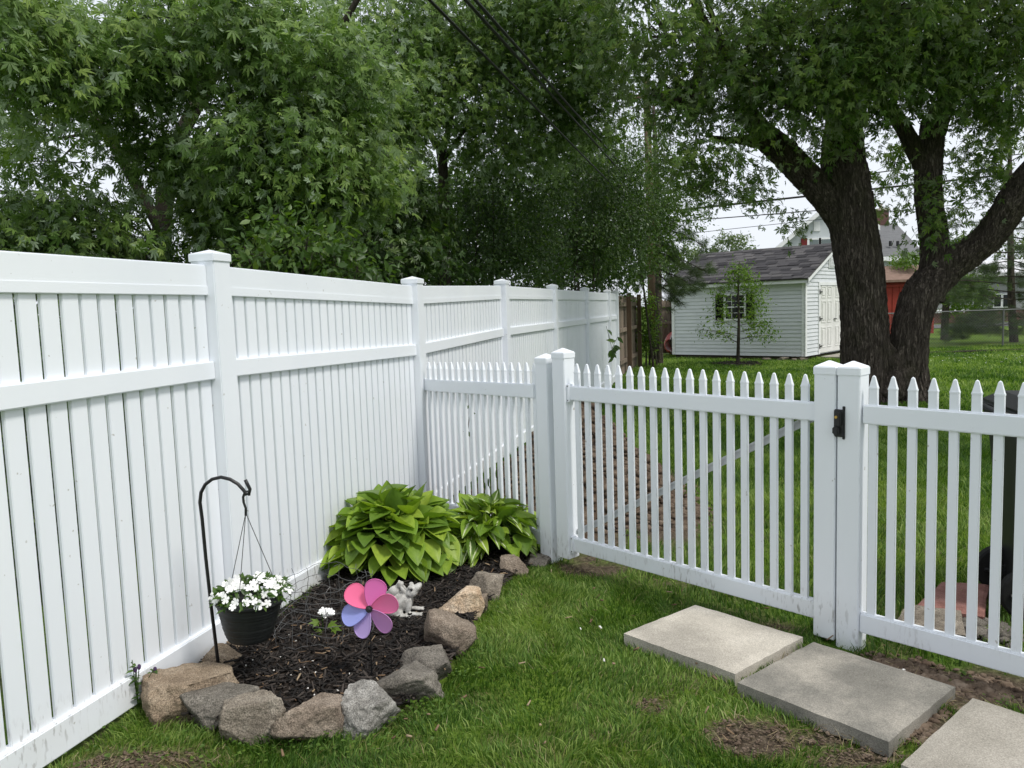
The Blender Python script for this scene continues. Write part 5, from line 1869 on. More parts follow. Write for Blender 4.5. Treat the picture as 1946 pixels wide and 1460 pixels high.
over = [blob(1250, -190, 10.5, 260, 170, 1.6, 230), blob(1600, -220, 10.8, 260, 180, 2.0, 260), blob(1930, -180, 10.5, 260, 180, 2.0, 260), blob(1650, -520, 11, 500, 240, 2.8, 330),
        blob(2150, 0, 10.5, 160, 200, 1.6, 150)]
over += [(np.array([7.2, 5.8, 7.6]), np.array([1.9, 1.6, 1.2]), 95), (np.array([8.6, 7.8, 7.8]), np.array([1.9, 1.7, 1.2]), 95), (np.array([6.2, 8.4, 7.9]), np.array([1.9, 1.7, 1.2]), 95)]  # unseen extra clumps, added to the crown to shade the lawn behind the gate
rb = random.Random(5)
b = MB()
forks = [px(1648, 115, TY), px(1789, 205, TY), px(1425, 215, 11.6), px(1664, 0, TY), px(1400, 150, 11.4), px(1838, 40, TY), px(1946, 368, 11.1)]
boughs(b, lambda c: min(forks, key=lambda f: (f - c).length), big + over, 0.05, rb, 4, skip=40)
b.build('branches', BARK, mp_)
crown(mp_, big, 19, 0.5, 0.11, LEAF_BIG, twig=0.004, droop=0.4, spread=0.11)
P, D, N_, S, B, T = sprays(over, 17, 0.7, 0.17, droop=0.3, spread=0.16)
leaf_cloud('upper_shade_crown', P, D, N_, S, MAP, MAPF, LEAF_BIG, mp_, B)
# ---- silver maple over the left end of the tall fence
sv1 = thing('silver_maple', v3(px(300, 600, 10.5).xy), 'leafy silver maple leaning over the left end of the tall fence', 'tree', 'silver maples beyond the tall fence')
DENS = 0.7
bs = [blob(40, 90, 7.3, 130, 120, 0.9, 190), blob(210, 130, 8.2, 150, 90, 1.0, 170), blob(400, 60, 8.6, 170, 110, 1.1, 290), blob(600, 150, 8.8, 150, 130, 1.1, 300),
      blob(520, 290, 8.4, 140, 90, 0.9, 240), blob(640, 330, 8.6, 110, 100, 0.8, 200), blob(450, 350, 9.4, 100, 70, 0.8, 100), blob(60, 250, 8.8, 100, 50, 0.6, 26),
      blob(60, 400, 8.0, 120, 45, 0.6, 42), blob(220, 400, 8.8, 90, 50, 0.6, 32), blob(110, 460, 8.2, 190, 45, 0.8, 150), blob(380, 440, 9.5, 90, 40, 0.7, 50),
      blob(260, 260, 9.0, 90, 50, 0.6, 30), blob(500, 420, 8.8, 120, 50, 0.7, 110), blob(330, 320, 8.9, 80, 70, 0.6, 75), blob(90, 330, 8.6, 110, 40, 0.6, 18), blob(-230, 120, 8.6, 170, 150, 1.0, 150), blob(-230, 400, 8.8, 170, 110, 0.9, 110)]
b = MB()
tb = px(300, 600, 10.5)
plimb(b, [(310, 900, 26), (300, 560, 20), (330, 300, 15), (420, 100, 12), (450, -100, 9)], 10.5, sides=20, per=8, rough=0.06, seed=2.0)
plimb(b, [(312, 450, 12), (200, 250, 9), (60, 60, 7), (0, -60, 5)], 10.3, sides=14, per=8, rough=0.05, seed=3.0)
plimb(b, [(330, 320, 11), (480, 220, 9, 9.8), (620, 90, 7, 9.2), (700, -40, 5, 9)], 10.4, sides=14, per=8, rough=0.05, seed=4.0)
b.build('trunk', BARKT, sv1, smooth=True)
b = MB()
f1 = [px(330, 300, 10.5), px(420, 100, 10.5), px(200, 250, 10.3), px(480, 220, 9.8), px(60, 60, 10.3), px(620, 90, 9.2), px(305, 480, 10.5)]
boughs(b, lambda c: min(f1, key=lambda f: (f - c).length), bs, 0.022, rb, 5)
b.build('branches', BARKT, sv1)
crown(sv1, bs, 24, 0.5, 0.105, LEAF_MAPLE, twig=0.0035, droop=0.5, spread=0.09)
# ---- second silver maple in the middle, its thin trunk showing
sv2 = thing('silver_maple', v3(px(848, 560, 12.5).xy), 'silver maple in the middle with a thin forked trunk, behind the black wires', 'tree', 'silver maples beyond the tall fence')
b = MB()
plimb(b, [(852, 900, 13), (846, 560, 12), (843, 360, 10), (838, 292, 9), (825, 268, 7), (800, 230, 6), (760, 150, 5), (700, 40, 4)], 12.5, sides=18, per=8, rough=0.06, seed=2.0)
plimb(b, [(838, 300, 7), (850, 255, 6), (865, 190, 5), (890, 90, 4), (900, -50, 3)], 12.5, sides=12, per=8, rough=0.06, seed=5.0)
plimb(b, [(846, 300, 5), (868, 268, 4), (900, 230, 4), (990, 150, 3)], 12.5, sides=10, per=6, rough=0.06, seed=5.5)
b.build('trunk', BARKT, sv2, smooth=True)
DENS = 0.72
bs = [blob(740, 60, 11.8, 170, 110, 1.1, 270), blob(900, 60, 12.3, 170, 110, 1.1, 270), blob(860, 180, 12.0, 170, 80, 0.9, 230), blob(1040, 90, 12.4, 150, 110, 1.1, 250),
      blob(1040, 230, 13.2, 110, 80, 0.8, 170), blob(1140, 180, 13.0, 90, 100, 0.8, 110), blob(720, 220, 11.2, 110, 90, 0.9, 200), blob(1090, 40, 12.0, 120, 90, 0.9, 160),
      blob(960, 290, 12.6, 130, 50, 0.8, 100), blob(700, 330, 10.8, 80, 70, 0.7, 130)]
b = MB()
f2 = [px(800, 230, 12.5), px(760, 150, 12.5), px(865, 190, 12.5), px(900, 230, 12.5), px(990, 150, 12.5), px(890, 90, 12.5)]
boughs(b, lambda c: min(f2, key=lambda f: (f - c).length), bs, 0.02, rb, 5)
b.build('branches', BARKT, sv2)
crown(sv2, bs, 22, 0.5, 0.105, LEAF_MAPLE, twig=0.0035, droop=0.4, spread=0.1)
# ---- shrubs and small trees in the shade behind the tall fence
DENS = 1.0
def shrub(name, label, cat, base, blobs, per, tl, ls, mat, tv=OVT, tf=OFT, stems=6, group=None, **kw):
    root = thing(name, base, label, cat, group)
    b = MB()
    rnd = random.Random(len(label))
    for k in range(stems):
        c, r, n = blobs[k % len(blobs)]
        s = Vector(base) + Vector((rnd.uniform(-.2, .2), rnd.uniform(-.2, .2), -0.05))
        e = Vector(c) + Vector((rnd.uniform(-.6, .6) * r[0], rnd.uniform(-.6, .6) * r[1], rnd.uniform(0, .8) * r[2]))
        b.tube(catmull([s, s.lerp(e, .5) + Vector((rnd.uniform(-.15, .15), 0, .1)), e], [1, 1, 1], 5)[0], [0.03 * (1 - .8 * i / 10) for i in range(11)], 6)
    b.build('stems', BARKT, root)
    crown(root, blobs, per, tl, ls, mat, tv, tf, twig=0.003, **kw)
    return root
def gpt(x, Y):
    p = px(x, 600, Y)
    return Vector((p.x, p.y, 0))
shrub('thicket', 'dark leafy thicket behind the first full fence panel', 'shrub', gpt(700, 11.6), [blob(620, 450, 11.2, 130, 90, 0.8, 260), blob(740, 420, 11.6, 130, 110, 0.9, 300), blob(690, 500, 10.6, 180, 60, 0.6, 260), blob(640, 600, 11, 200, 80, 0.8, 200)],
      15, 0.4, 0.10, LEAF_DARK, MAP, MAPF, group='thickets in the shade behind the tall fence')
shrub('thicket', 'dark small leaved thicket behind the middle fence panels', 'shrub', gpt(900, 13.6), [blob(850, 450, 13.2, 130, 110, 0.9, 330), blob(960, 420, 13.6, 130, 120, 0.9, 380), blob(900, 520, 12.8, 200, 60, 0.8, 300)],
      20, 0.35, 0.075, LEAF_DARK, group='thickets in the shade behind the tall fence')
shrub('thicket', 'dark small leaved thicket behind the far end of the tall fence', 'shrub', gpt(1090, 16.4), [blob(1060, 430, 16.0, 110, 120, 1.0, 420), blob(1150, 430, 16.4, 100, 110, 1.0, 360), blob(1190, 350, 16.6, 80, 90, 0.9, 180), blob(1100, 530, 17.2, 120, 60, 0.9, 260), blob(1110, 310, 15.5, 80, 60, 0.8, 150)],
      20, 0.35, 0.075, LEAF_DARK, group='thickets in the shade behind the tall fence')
shrub('thicket', 'low dark thicket seen over the left end of the tall fence', 'shrub', gpt(130, 8.4), [blob(60, 500, 8.0, 150, 50, 0.6, 150), blob(240, 520, 8.6, 150, 50, 0.6, 120), blob(150, 700, 7.5, 260, 160, 0.8, 260), blob(430, 560, 8.8, 120, 60, 0.6, 110), blob(40, 900, 4.7, 180, 300, 0.5, 190), blob(250, 820, 5.6, 150, 250, 0.5, 150)],  # last two clumps are added unseen, to darken the slits between fence boards
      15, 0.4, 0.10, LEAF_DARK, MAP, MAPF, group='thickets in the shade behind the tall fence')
shrub('leafy_bush', 'bright broad leaved bush topping the tall fence beside its nearest full post', 'shrub', gpt(560, 6.6), [blob(520, 500, 6.5, 80, 45, 0.35, 52), blob(600, 490, 6.6, 80, 55, 0.4, 62), blob(545, 455, 6.6, 50, 40, 0.3, 34), blob(690, 525, 6.9, 60, 30, 0.3, 26), blob(580, 640, 6.6, 120, 90, .4, 60)],
      13, 0.4, 0.085, LEAF_BUSH, droop=0.15)
# ivy-like small tree with light leaves at the end, and the pine beside it
shrub('small_tree', 'small light leaved tree between the thickets and the pine', 'tree', gpt(1255, 19.5), [blob(1235, 340, 18.5, 60, 100, 1.0, 170), blob(1280, 390, 18.5, 75, 60, 1.0, 110), blob(1215, 450, 18.5, 65, 80, 1.0, 230), blob(1320, 310, 18.0, 70, 45, 1.0, 36)],
      18, 0.45, 0.085, LEAF_BUSH, stems=1)
shrub('ivy_clump', 'bright green ivy clump between the wooden fence posts', 'ivy', gpt(1232, 20.5), [blob(1230, 610, 20.4, 16, 60, .25, 90), blob(1222, 640, 20.4, 14, 30, .25, 40)], 14, 0.25, 0.08, LEAF_LIME)
def pine(name, label, base, trunk, Y, boughs_, mat=NEEDLE, nlen=0.11, per=46, group=None):
    root = thing(name, base, label, 'tree', group)
    b = MB()
    if trunk:
        plimb(b, trunk, Y, sides=16, per=6, rough=0.06, seed=3.3)
    b.build('trunk', BARK, root, smooth=True)
    b = MB()
    P, D, N_, S, B = [], [], [], [], []
    rnd = random.Random(len(label))
    for (x0, y0, x1, y1, y_, n) in boughs_:
        A, E = px(x0, y0, y_), px(x1, y1, y_ + rnd.uniform(-.5, .5))
        m = A.lerp(E, .5) + Vector((0, 0, 0.04 * (E - A).length))
        b = MB()
        b.tube([A, m, E], [0.02, 0.014, 0.005], 6)
        for k in range(n):
            t = rnd.uniform(0.2, 1.0)
            p = A.lerp(E, t) + Vector((rnd.gauss(0, .16), rnd.gauss(0, .3), rnd.gauss(0, .10)))
            b.tube([A.lerp(E, max(0, t - .12)), p], [0.006, 0.003], 4)
            tw = (E - A).normalized() + Vector((rnd.gauss(0, .5), rnd.gauss(0, .5), rnd.gauss(0.1, .3)))
            nd_ = rng.normal(0, 0.75, (per, 3)) + np.array(tw) * 1.1
            P.append(np.array(p) + rng.normal(0, 0.035, (per, 3)) - np.array(tw) * rng.uniform(0, .16, (per, 1)))
            D.append(nd_)
            N_.append(rng.normal(0, 1, (per, 3)))
            S.append(rng.uniform(.7, 1.2, per) * nlen)
            B.append(np.full(per, rnd.uniform(.25, .65)))
        b.build('branch', BARKT, root)
    leaf_cloud('crown', np.concatenate(P), np.concatenate(D), np.concatenate(N_), np.concatenate(S), NED * np.array([1, 4.5, 1]), NEDF, mat, root, np.concatenate(B))
    return root
pine('pine_tree', 'grey green pine drooping over the left end of the shed roof', gpt(1252, 20.8), [(1254, 690, 7), (1252, 600, 7), (1250, 450, 6), (1246, 300, 5), (1242, 200, 3)], 20.8,
     [(1250, 430, 1345, 470, 19.5, 20), (1250, 480, 1350, 520, 19.5, 22), (1250, 510, 1335, 555, 19.6, 22), (1250, 540, 1300, 580, 19.8, 14), (1250, 400, 1190, 470, 20, 14), (1250, 500, 1185, 545, 20, 14),
      (1250, 460, 1300, 500, 19.3, 16), (1248, 360, 1310, 420, 20, 12), (1248, 260, 1290, 230, 20.5, 8), (1248, 300, 1200, 330, 20.5, 8), (1250, 520, 1290, 560, 19.2, 14)], nlen=0.16, per=120)
rbh = []
for k in range(15):
    y0 = 420 + k * 15
    rbh.append((1922, y0, 1922 - random.uniform(80, 185), y0 + random.uniform(-10, 30), 25 + random.uniform(-1, 1), 36 if k > 5 else 9))
    rbh.append((1922, y0, 1922 + random.uniform(50, 110), y0 + random.uniform(-10, 30), 25 + random.uniform(-1, 1), 14))
for k in range(7):
    y0 = 230 + k * 28
    rbh.append((1922, y0 + 20, 1922 - random.uniform(30, 70), y0 - 10, 25, 6))
    rbh.append((1922, y0 + 20, 1922 + random.uniform(30, 70), y0 - 10, 25, 5))
pine('pine_tree', 'dark feathery pine at the right edge behind the chain link fence', gpt(1925, 25.4), [(1928, 668, 9), (1922, 560, 7), (1920, 400, 5), (1918, 240, 3), (1917, 160, 2)], 25.4, rbh, nlen=0.19, per=75)
b = MB()
plimb(b, [(1795, 650, 8), (1797, 590, 7), (1803, 540, 5), (1812, 500, 4)], 28, sides=12, per=5, rough=0.05, seed=4.4)
st_ = thing('small_tree', gpt(1796, 28), 'lime leaved small tree right of the maple fork, before the brick house', 'tree')
b.build('trunk', BARK, st_, smooth=True)
crown(st_, [blob(1830, 555, 28, 50, 42, 1.2, 150), blob(1790, 520, 28, 30, 25, .8, 60), blob(1720, 495, 34, 26, 14, .8, 60)], 16, 0.4, 0.13, LEAF_LIME, OVT, OFT, twig=0.004)
# sapling in front of the shed
sp_ = pg(1402, 693)
sap = thing('sapling', sp_, 'slender young tree with light leaves in a mulch ring before the shed window', 'tree')
b = MB()
SY = sp_.y
plimb(b, [(1402, 696, 4.2), (1403, 660, 3.3), (1404, 610, 2.6), (1403, 560, 2.0), (1404, 520, 1.4), (1405, 497, .7)], SY, sides=10, per=5, rough=0.03, seed=9.0)
rs = random.Random(8)
sb = []
for k in range(22):
    y0 = 652 - k * 6.6
    L_ = 78 * (1 - (k / 23) ** 1.6) * rs.uniform(.55, 1.0)
    sg = 1 if k % 2 else -1
    x1, y1 = 1403 + sg * L_, y0 - L_ * rs.uniform(.10, .45)
    yy = SY + rs.uniform(-.7, .7)
    A, E = px(1403, y0, SY), px(x1, y1, yy)
    b.tube([A, A.lerp(E, .5) + Vector((0, 0, .03)), E], [.010, .007, .003], 5)
    for t in (0.45, 0.7, 0.95):
        c = A.lerp(E, t)
        if sg > 0 or k < 6 or k > 13 or t > .6:
            sb.append((np.array(c), np.array([.14, .14, .09]), 5 if sg > 0 else 3))
for y0 in (545, 525, 508):
    sb.append((np.array(px(1404, y0, SY)), np.array([.12, .12, .14]), 4))
b.build('trunk', BARKT, sap, smooth=True)
crown(sap, sb, 10, 0.26, 0.082, LEAF_LIME, OVT, OFT, twig=0.003, droop=0.1, shell=0.0)
ring = []
for k in range(40):
    a = k * 2 * PI / 40
    ring.append((math.cos(a) * (0.62 + .06 * math.sin(5 * a)), math.sin(a) * (0.62 + .05 * math.cos(7 * a))))
b = MB()
b.add([sp_ + Vector((x, y, 0.006)) for x, y in ring] + [sp_ + Vector((0, 0, 0.05))], [(k, (k + 1) % 40, 40) for k in range(40)])
mr_ = thing('mulch_ring', sp_, 'ring of dark mulch round the sapling foot', 'mulch')
mr_['kind'] = 'stuff'
b.build('ring_soil', MULCH, mr_)
chips('ring_chips', 700, (0.03, 0.08), (0.01, 0.02), CH1, mr_, [(sp_.x + x, sp_.y + y) for x, y in ring], lambda x, y: 0.04 + 0 * x, (sp_.x - .7, sp_.x + .7), (sp_.y - .7, sp_.y + .7))
# distant trees
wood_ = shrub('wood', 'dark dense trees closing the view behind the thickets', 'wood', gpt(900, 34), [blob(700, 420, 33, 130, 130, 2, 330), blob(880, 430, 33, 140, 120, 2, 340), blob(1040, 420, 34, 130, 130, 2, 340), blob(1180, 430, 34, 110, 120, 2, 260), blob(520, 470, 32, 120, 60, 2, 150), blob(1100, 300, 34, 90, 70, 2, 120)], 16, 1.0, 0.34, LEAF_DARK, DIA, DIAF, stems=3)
wood_['kind'] = 'stuff'
shrub('far_tree', 'pale green distant tree above the shed ridge', 'tree', gpt(1385, 60), [blob(1385, 480, 60, 45, 38, 2, 220), blob(1350, 500, 60, 40, 30, 2, 150), blob(1300, 500, 60, 60, 40, 2, 200)], 16, 1.0, 0.26, LEAF_FAR, DIA, DIAF)
shrub('far_tree', 'distant tree in the gap right of the far house', 'tree', gpt(1760, 75), [blob(1730, 515, 75, 40, 22, 2, 120), blob(1830, 470, 75, 50, 26, 2, 140), blob(1960, 480, 70, 70, 40, 2, 160)], 16, 1.0, 0.3, LEAF_FAR, DIA, DIAF)
# ================================================================== OLD WOODEN FENCE AND CANOE
WOOD = pmat('weathered cedar', [(0.10, 0.075, 0.055), (0.19, 0.15, 0.115), (0.29, 0.24, 0.19)], 5, rough=0.9, bmp=0.4, bdist=0.006, stretch=(6, 6, 0.5), obj_var=0.2, world=False)
WOODD = pmat('brown fence post', [(0.07, 0.045, 0.03), (0.13, 0.09, 0.06)], 5, rough=0.9, stretch=(6, 6, 0.5))
def wood_fence(A, B, h, posts, label, n, face):
    root = thing('wooden_fence', A, label, 'fence', 'weathered wooden fence sections')
    d = (B - A)
    L_ = d.length
    d = d / L_
    nn = Vector((d.y, -d.x, 0)) * face
    g = MB()
    wd = L_ / n * 0.94
    g.prism([(-wd / 2, 0, 0.04), (wd / 2, 0, 0.04), (wd / 2, 0, h - .05), (wd / 4, 0, h), (-wd / 4, 0, h), (-wd / 2, 0, h - .05)], (0, 0.018, 0))
    me = g.mesh('board', WOOD)
    for k in range(n):
        inst('board', me, root, frame3(d, Z3, A + d * ((k + .5) * L_ / n) + Z3 * random.uniform(-.02, .02)))
    for z in (0.3, h * .55, h - 0.25):
        b = MB()
        b.box(A + nn * 0.02 + Z3 * z, d * L_, nn * 0.04, Z3 * 0.09)
        b.build('rail', WOOD, root)
    for t in posts:
        b = MB()
        b.box(A + d * (L_ * t) + nn * 0.062, d * 0.1, nn * 0.1, Z3 * (h + 0.04))
        b.build('post', WOODD, root)
e6 = fpost(6)
wa = Vector((e6.x + 0.12, e6.y + 0.6, 0))
wood_fence(wa, Vector((3.35, 20.6, 0)), 1.83, (0.30, 0.86), 'weathered wooden fence continuing the line of the tall white fence', 16, 1)
wood_fence(px(1256, 640, 25.2) * Vector((1, 1, 0)) if False else Vector((px(1256, 640, 25.0).x, 25.0, 0)), Vector((px(1292, 640, 25.6).x, 25.6, 0)), 1.75, (0.5,), 'short weathered wooden fence at the left corner of the shed', 6, 1)
cn = thing('canoe', pg(1262, 684), 'red canoe standing on its side beside the left corner of the shed', 'canoe')
CNR = pmat('faded red paint', [(0.22, 0.03, 0.025), (0.30, 0.055, 0.045)], 4, rough=0.45, spec=0.4)
b = MB()
c0 = Vector((px(1266, 680, 23.2).x + 0.02, 23.2, 0))
ax = Vector((0.35, 1.0, 0)).normalized()
sd3 = Vector((1.0, -0.35, 0)).normalized()
prf = []
for i in range(13):
    t = i / 12
    wd = 0.42 * math.sin(PI * (0.12 + 0.76 * t)) ** 0.8
    row = []
    for j in range(9):
        th = PI * j / 8
        row.append(c0 + ax * (t * 3.4) + sd3 * (-0.20 * math.sin(th) * wd / .42 * 1.6 + 0.1) + Z3 * (0.38 - math.cos(th) * wd * 0.9))
    prf.append(row)
vs_ = [p for r_ in prf for p in r_]
fs_ = [(i * 9 + j, (i + 1) * 9 + j, (i + 1) * 9 + j + 1, i * 9 + j + 1) for i in range(12) for j in range(8)]
b.add(vs_, fs_)
hull = b.build('hull', CNR, cn, smooth=True)
so_ = hull.modifiers.new('skin', 'SOLIDIFY')
so_.thickness = 0.02
b = MB()
for j in (0, 8):
    b.tube([prf[i][j] for i in range(13)], 0.018, 6)
b.build('gunwale', pmat('grey gunwale', [(0.3, 0.28, 0.27)], 5, rough=0.6), cn)
# ================================================================== POLE AND WIRES
pole = thing('utility_pole', gpt(1241, 27), 'weathered wooden utility pole half hidden in the foliage', 'utility pole')
b = MB()
pb = gpt(1241, 27)
b.tube([pb, pb + Vector((-.05, 0, 4.5)), pb + Vector((-.1, 0, 9.2))], [.16, .14, .11], 14)
b.build('shaft', WOODD, pole, smooth=True)
b = MB()
b.box(pb + Vector((-1.2, -0.12, 8.5)), (2.2, 0, 0), (0, 0.1, 0), (0, 0, 0.12))
b.build('crossarm', WOODD, pole)
WIRE = pmat('black cable', [(0.008, 0.008, 0.009)], 30, rough=0.5)
def wire(P, r, label, group, sag=0.0):
    b = MB()
    A, B = P
    if group == gA:
        A = A + (A - B) * 0.6                 # runs on over the camera to the house behind
    pts = []
    for i in range(13):
        t = i / 12
        p = A.lerp(B, t)
        p = p - Vector((0, 0, sag * 4 * t * (1 - t)))
        pts.append(p)
    b.tube(pts, r, 6)
    o = b.build('overhead_wire', WIRE)
    return tag(o, label, 'wire', group)
gA = 'service wires overhead across the middle'
wire((px(757, -60, 5.0), px(1240, 430, 27)), 0.012, 'lowest black service wire crossing the middle trees', gA)
wire((px(830, -60, 5.0), px(1240, 392, 27)), 0.013, 'middle black service wire of three crossing the trees', gA)
wire((px(850, -60, 5.05), px(1240, 380, 27)), 0.013, 'uppermost black service wire of three crossing the trees', gA)
gB = 'street wires behind the maple'
wire((px(1240, 405, 27), px(2040, 318, 30)), 0.036, 'thick street cable passing behind the maple fork', gB)
wire((px(1560, 342, 34), px(2040, 280, 34)), 0.022, 'upper thin street wire right of the maple trunk', gB)
wire((px(1240, 425, 30), px(1620, 395, 32)), 0.019, 'thin street wire just above the far house gable', gB)
wire((px(1300, 445, 34), px(1950, 375, 36)), 0.012, 'lowest thin street wire crossing the far house chimney', gB)
# ================================================================== FAR HOUSES
HSD = pmat('pale blue grey siding', [(0.50, 0.54, 0.56), (0.57, 0.60, 0.62)], 2, rough=0.7, stretch=(0.3, 0.3, 14), world=True)
GRF = pmat('grey asphalt roof', [(0.12, 0.123, 0.127), (0.16, 0.163, 0.166)], 3, rough=0.95, world=True, fine=0.3, stretch=(0.6, 0.6, 4))
BRK = pmat('red brick', [(0.08, 0.045, 0.04), (0.14, 0.075, 0.062)], 8, rough=0.9, world=True, stretch=(1, 1, 3))
REDW = pmat('red painted boards', [(0.20, 0.022, 0.014), (0.27, 0.035, 0.022)], 4, rough=0.7)
REDS = pmat('red shutter', [(0.16, 0.02, 0.02)], 4, rough=0.7)
BRF = pmat('brown roof', [(0.16, 0.105, 0.08), (0.23, 0.155, 0.12)], 5, rough=0.95, world=True)
HY = 46.0
fh = thing('house', gpt(1590, HY), 'far pale house with red shutters, grey roof and brick chimney', 'house', None)
def hp(x, y, d=0.0):
    return px(x, y, HY + d)
apx = hp(1590, 374)
le, re_ = hp(1464, 480), hp(1664, 436)
gl = Vector((le.x + .35, HY, 0))
gr = Vector((re_.x - .35, HY, 0))
wz = le.z + 0.25
b = MB()
HD = Vector((apx.x, HY, 0)).normalized() * 8
b.prism([gl, gr, Vector((gr.x, HY, wz)), Vector((apx.x, HY, apx.z - 0.15)), Vector((gl.x, HY, wz))], HD)
b.build('gable_wall', HSD, fh)
ap2 = apx + Vector((0, -0.5, 0))
b = MB()
for E_ in (le, re_):
    A = Vector((E_.x, HY - .5, E_.z))
    B = Vector((apx.x, HY - .5, apx.z))
    b.prism([A, A + Z3 * .16, B + Z3 * .16, B], HD * 1.1)
b.build('gable_roof', GRF, fh)
b = MB()
for E_ in (le, re_):
    A = Vector((E_.x, HY - .56, E_.z - .12))
    B = Vector((apx.x, HY - .56, apx.z - .12))
    b.prism([A, A + Z3 * .27, B + Z3 * .27, B], Vector((0, .06, 0)))
b.build('rake_trim', TRIM, fh)
for (x0, x1, y0, y1) in ((1536, 1557, 455, 476), (1558, 1580, 454, 476)):
    A, B = hp(x0, y1), hp(x1, y0)
    b = MB()
    b.cbox(A.x - .08, B.x + .08, HY - .06, HY - .003, A.z - .5, B.z + .08)
    wn_ = b.build('window', TRIM, fh)
    b = MB()
    b.cbox(A.x + .06, B.x - .06, HY - .075, HY - .062, A.z - .42, B.z - .02)
    b.build('pane', pmat('far glass', [(0.12, 0.15, 0.15)], 2, rough=0.1, spec=0.6), wn_)
A, B = hp(1522, 476), hp(1533, 455)
b = MB()
b.cbox(A.x, B.x, HY - .07, HY - .004, A.z - .5, B.z + .05)
b.build('shutter', REDS, fh)
A, B = hp(1546, 440), hp(1558, 421)
b = MB()
b.cbox(A.x, B.x, HY - .05, HY - .003, A.z, B.z)
b.build('attic_vent', TRIM, fh)
# main hip roof to the right
r0, r1 = hp(1600, 419, 4), hp(1704, 426, 4)
ev0, ev1 = hp(1600, 487, -.2), hp(1762, 487, -.2)
ev2 = ev1 + Vector((0.4, 8, 0))
ev3 = ev0 + Vector((0, 8, 0))
b = MB()
b.add([ev0, ev1, r1, r0, ev2, ev3], [(0, 1, 2, 3), (1, 4, 2), (4, 5, 3, 2), (0, 3, 5), (0, 5, 4, 1)])
rf_ = b.build('main_roof', GRF, fh)
b = MB()
b.box(ev0 + Vector((0, 0, -.28)), ev1 - ev0, (0, .1, 0), (0, 0, .26))
b.build('eave_trim', TRIM, fh)
b = MB()
b.cbox(ev0.x, ev1.x - .4, HY + .3, HY + 7.5, 0, ev0.z - .28)
b.build('wall', HSD, fh)
cb = hp(1674, 424, 4)
b = MB()
b.cbox(cb.x - .36, cb.x + .36, HY + 3.7, HY + 4.4, cb.z - .6, cb.z + .75)
chm = b.build('chimney', BRK, fh)
b = MB()
b.cbox(cb.x - .42, cb.x + .42, HY + 3.64, HY + 4.46, cb.z + .75, cb.z + .87)
b.tube([Vector((cb.x, HY + 4.05, cb.z + .87)), Vector((cb.x, HY + 4.05, cb.z + 1.2))], .1, 10)
b.build('chimney_cap', CONC_C, chm)
b = MB()
for x in (1692, 1706):
    p = hp(x, 468, .8)
    b.tube([p, p + Vector((0, 0, .3))], .09, 8)
b.build('roof_vents', BLACKP, rf_)
# red outbuilding
RY = 33.0
ro_ = thing('red_outbuilding', gpt(1705, RY), 'red wooden outbuilding with a brown roof seen between the maple stems', 'outbuilding')
A, B = px(1655, 600, RY), px(1775, 600, RY)
ez = px(1700, 532, RY).z
tz = px(1700, 505, RY + 1.3).z
b = MB()
b.cbox(A.x, B.x, RY, RY + 3, 0, ez)
b.build('wall', REDW, ro_)
g = MB()
g.cbox(0, .045, -.025, 0, 0.1, ez - .25)
gm = g.mesh('batten', REDW)
k = 0
x = A.x
while x < B.x:
    inst('batten', gm, ro_, Matrix.Translation((x, RY, 0)))
    x += .30
b = MB()
b.cbox(A.x, B.x, RY - .05, RY - .003, ez - .3, ez - .2)
b.build('fascia_board', REDW, ro_)
b = MB()
b.add([Vector((A.x - .2, RY - .25, ez)), Vector((B.x + .2, RY - .25, ez)), Vector((B.x + .2, RY + 1.5, tz)), Vector((A.x - .2, RY + 1.5, tz)), Vector((A.x - .2, RY + 3.2, ez)), Vector((B.x + .2, RY + 3.2, ez)),
       Vector((A.x - .2, RY - .25, ez - .1)), Vector((B.x + .2, RY - .25, ez - .1))], [(0, 1, 2, 3), (3, 2, 5, 4), (6, 7, 1, 0), (0, 3, 4), (1, 5, 2), (6, 4, 5, 7)])
b.build('roof', BRF, ro_)
# low brick house with a pale roof
BY_ = 44.0
bh = thing('brick_house', gpt(1860, BY_), 'low brick house with a pale roof behind the dark pine', 'house')
A, B = px(1770, 600, BY_), px(2080, 600, BY_)
ez, tz = px(1860, 520, BY_).z, px(1860, 496, BY_ + 4).z
z1 = px(1820, 592, BY_).z
b = MB()
b.cbox(A.x, B.x, BY_, BY_ + 8, 0, z1)
b.build('brick_base', BRK, bh)
b = MB()
b.cbox(A.x, B.x, BY_ + .02, BY_ + 8, z1, ez)
b.build('wall', pmat('grey wall', [(0.28, 0.29, 0.29)], 3, rough=0.8), bh)
b = MB()
b.add([Vector((A.x - .4, BY_ - .6, ez)), Vector((B.x, BY_ - .6, ez)), Vector((B.x, BY_ + 4, tz)), Vector((A.x - .4, BY_ + 4, tz)), Vector((A.x - .4, BY_ - .6, ez - .2)), Vector((B.x, BY_ - .6, ez - .2)),
       Vector((A.x - .4, BY_ + 8, ez)), Vector((B.x, BY_ + 8, ez))], [(0, 1, 2, 3), (4, 5, 1, 0), (3, 2, 7, 6), (0, 3, 6), (4, 6, 7, 5)])
b.build('roof', pmat('pale metal roof', [(0.62, 0.62, 0.62)], 4, rough=0.5), bh)
b = MB()
C2 = px(1832, 592, BY_)
b.cbox(A.x + .2, C2.x, BY_ - .1, BY_ - .005, z1 - .05, z1 + .12)
b.build('sill_trim', TRIM, bh)
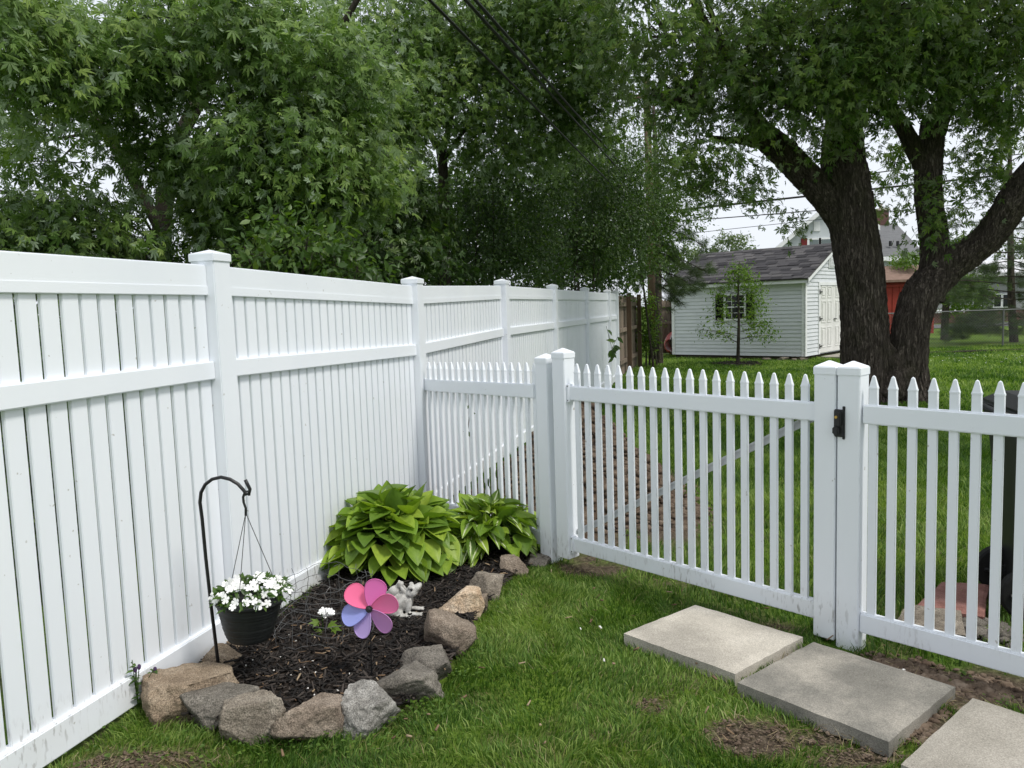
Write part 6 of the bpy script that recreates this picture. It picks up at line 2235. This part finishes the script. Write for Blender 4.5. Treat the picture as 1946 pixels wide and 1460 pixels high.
for x0 in (1888, 1905, 1850):
    A2, B2 = px(x0, 583, BY_), px(x0 + 13, 560, BY_)
    b = MB()
    b.cbox(A2.x - .06, B2.x + .06, BY_ - .06, BY_ - .002, A2.z - .06, B2.z + .06)
    wn_ = b.build('window', TRIM, bh)
    b = MB()
    b.cbox(A2.x, B2.x, BY_ - .075, BY_ - .062, A2.z, B2.z)
    b.build('pane', GLASS, wn_)
# road beyond the gardens
b = MB()
b.box((2, 37.5, 0.01), (120, 0, 0), (0, 4.5, 0), (0, 0, 0.02))
o = b.build('road', pmat('asphalt', [(0.09, 0.09, 0.092), (0.12, 0.12, 0.12)], 3, rough=0.9, world=True))
tag(o, kind='structure')
# chain link fence
CLY = 23.4
cl = thing('chain_link_fence', (11, CLY, 0), 'low grey chain link fence across the back lawn right of the maple', 'fence')
LINK = pmat('dull galvanised wire', [(0.14, 0.145, 0.14)], 30, rough=0.6, metal=0.4)
x0, x1 = 9.4, 17.5
for x in np.arange(x0, x1 + .1, 2.7):
    b = MB()
    b.tube([(x, CLY, -.05), (x, CLY, 1.12)], .026, 8)
    b.build('post', LINK, cl)
b = MB()
b.tube([(x0, CLY, 1.1), (x1, CLY, 1.1)], .019, 8)
b.build('top_rail', LINK, cl)
b = MB()
stp, hh = 0.085, 1.06
xx = x0
while xx < x1:
    for sg in (1, -1):
        xa, xb = (xx, xx + hh) if sg > 0 else (xx + hh, xx)
        b.tube([(xa, CLY + .004 * sg, .03), (xb, CLY + .004 * sg, 1.09)], .0035, 3, cap=False)
    xx += stp
o = b.build('wire_mesh', LINK, cl)
o['kind'] = 'stuff'
# dark strip at the lawn edge, in front of the fence line
b = MB()
b.box((9.0, 21.4, 0.0), (14, 0, 0), (0, 0.5, 0), (0, 0, 0.03))
o = b.build('dark_strip', MULCH)
tag(o, kind='structure')
# white clover heads in the back lawn
n = 150
P = np.stack([rng.normal(12.2, 1.5, n), rng.normal(18.2, 0.9, n), np.full(n, .07)], -1)
a = rng.uniform(0, 6.28, n)
o = leaf_cloud('clover_heads', P, np.stack([np.cos(a), np.sin(a), 0 * a], -1), np.tile([[0, -.3, 1.]], (n, 1)), np.full(n, .035), DIA, DIAF, PETW, None)
tag(o, 'white clover heads dotting the sunny back lawn', 'clover', kind='stuff')
# vine sprigs caught on the fence
def sprig(pts, Y, n, ls, label, mat=LEAF_BUSH):
    A = [px(x, y, Y) for x, y in pts]
    root = thing('vine', A[0], label, 'vine', None)
    b = MB()
    b.tube(A, 0.004, 5)
    b.build('stem', BARKT, root)
    P, D, N_ = [], [], []
    for k in range(n):
        i = random.randrange(len(A) - 1)
        P.append(A[i].lerp(A[i + 1], random.random()))
        D.append((random.gauss(0, 1), random.gauss(-.3, .4), random.gauss(-.4, .6)))
        N_.append((random.gauss(0, .4), -1, random.gauss(.3, .4)))
    leaf_cloud('leaves', P, D, N_, np.random.default_rng(n).uniform(.7, 1.2, n) * ls, OVT, OFT, mat, root)
sprig([(1152, 620), (1160, 650), (1166, 680), (1163, 662), (1174, 640)], 14.6, 14, 0.16, 'dark vine sprig hanging at the far end of the tall fence')
sprig([(890, 750), (892, 790), (888, 830)], 6.9, 5, 0.06, 'thin vine showing between the left pickets')
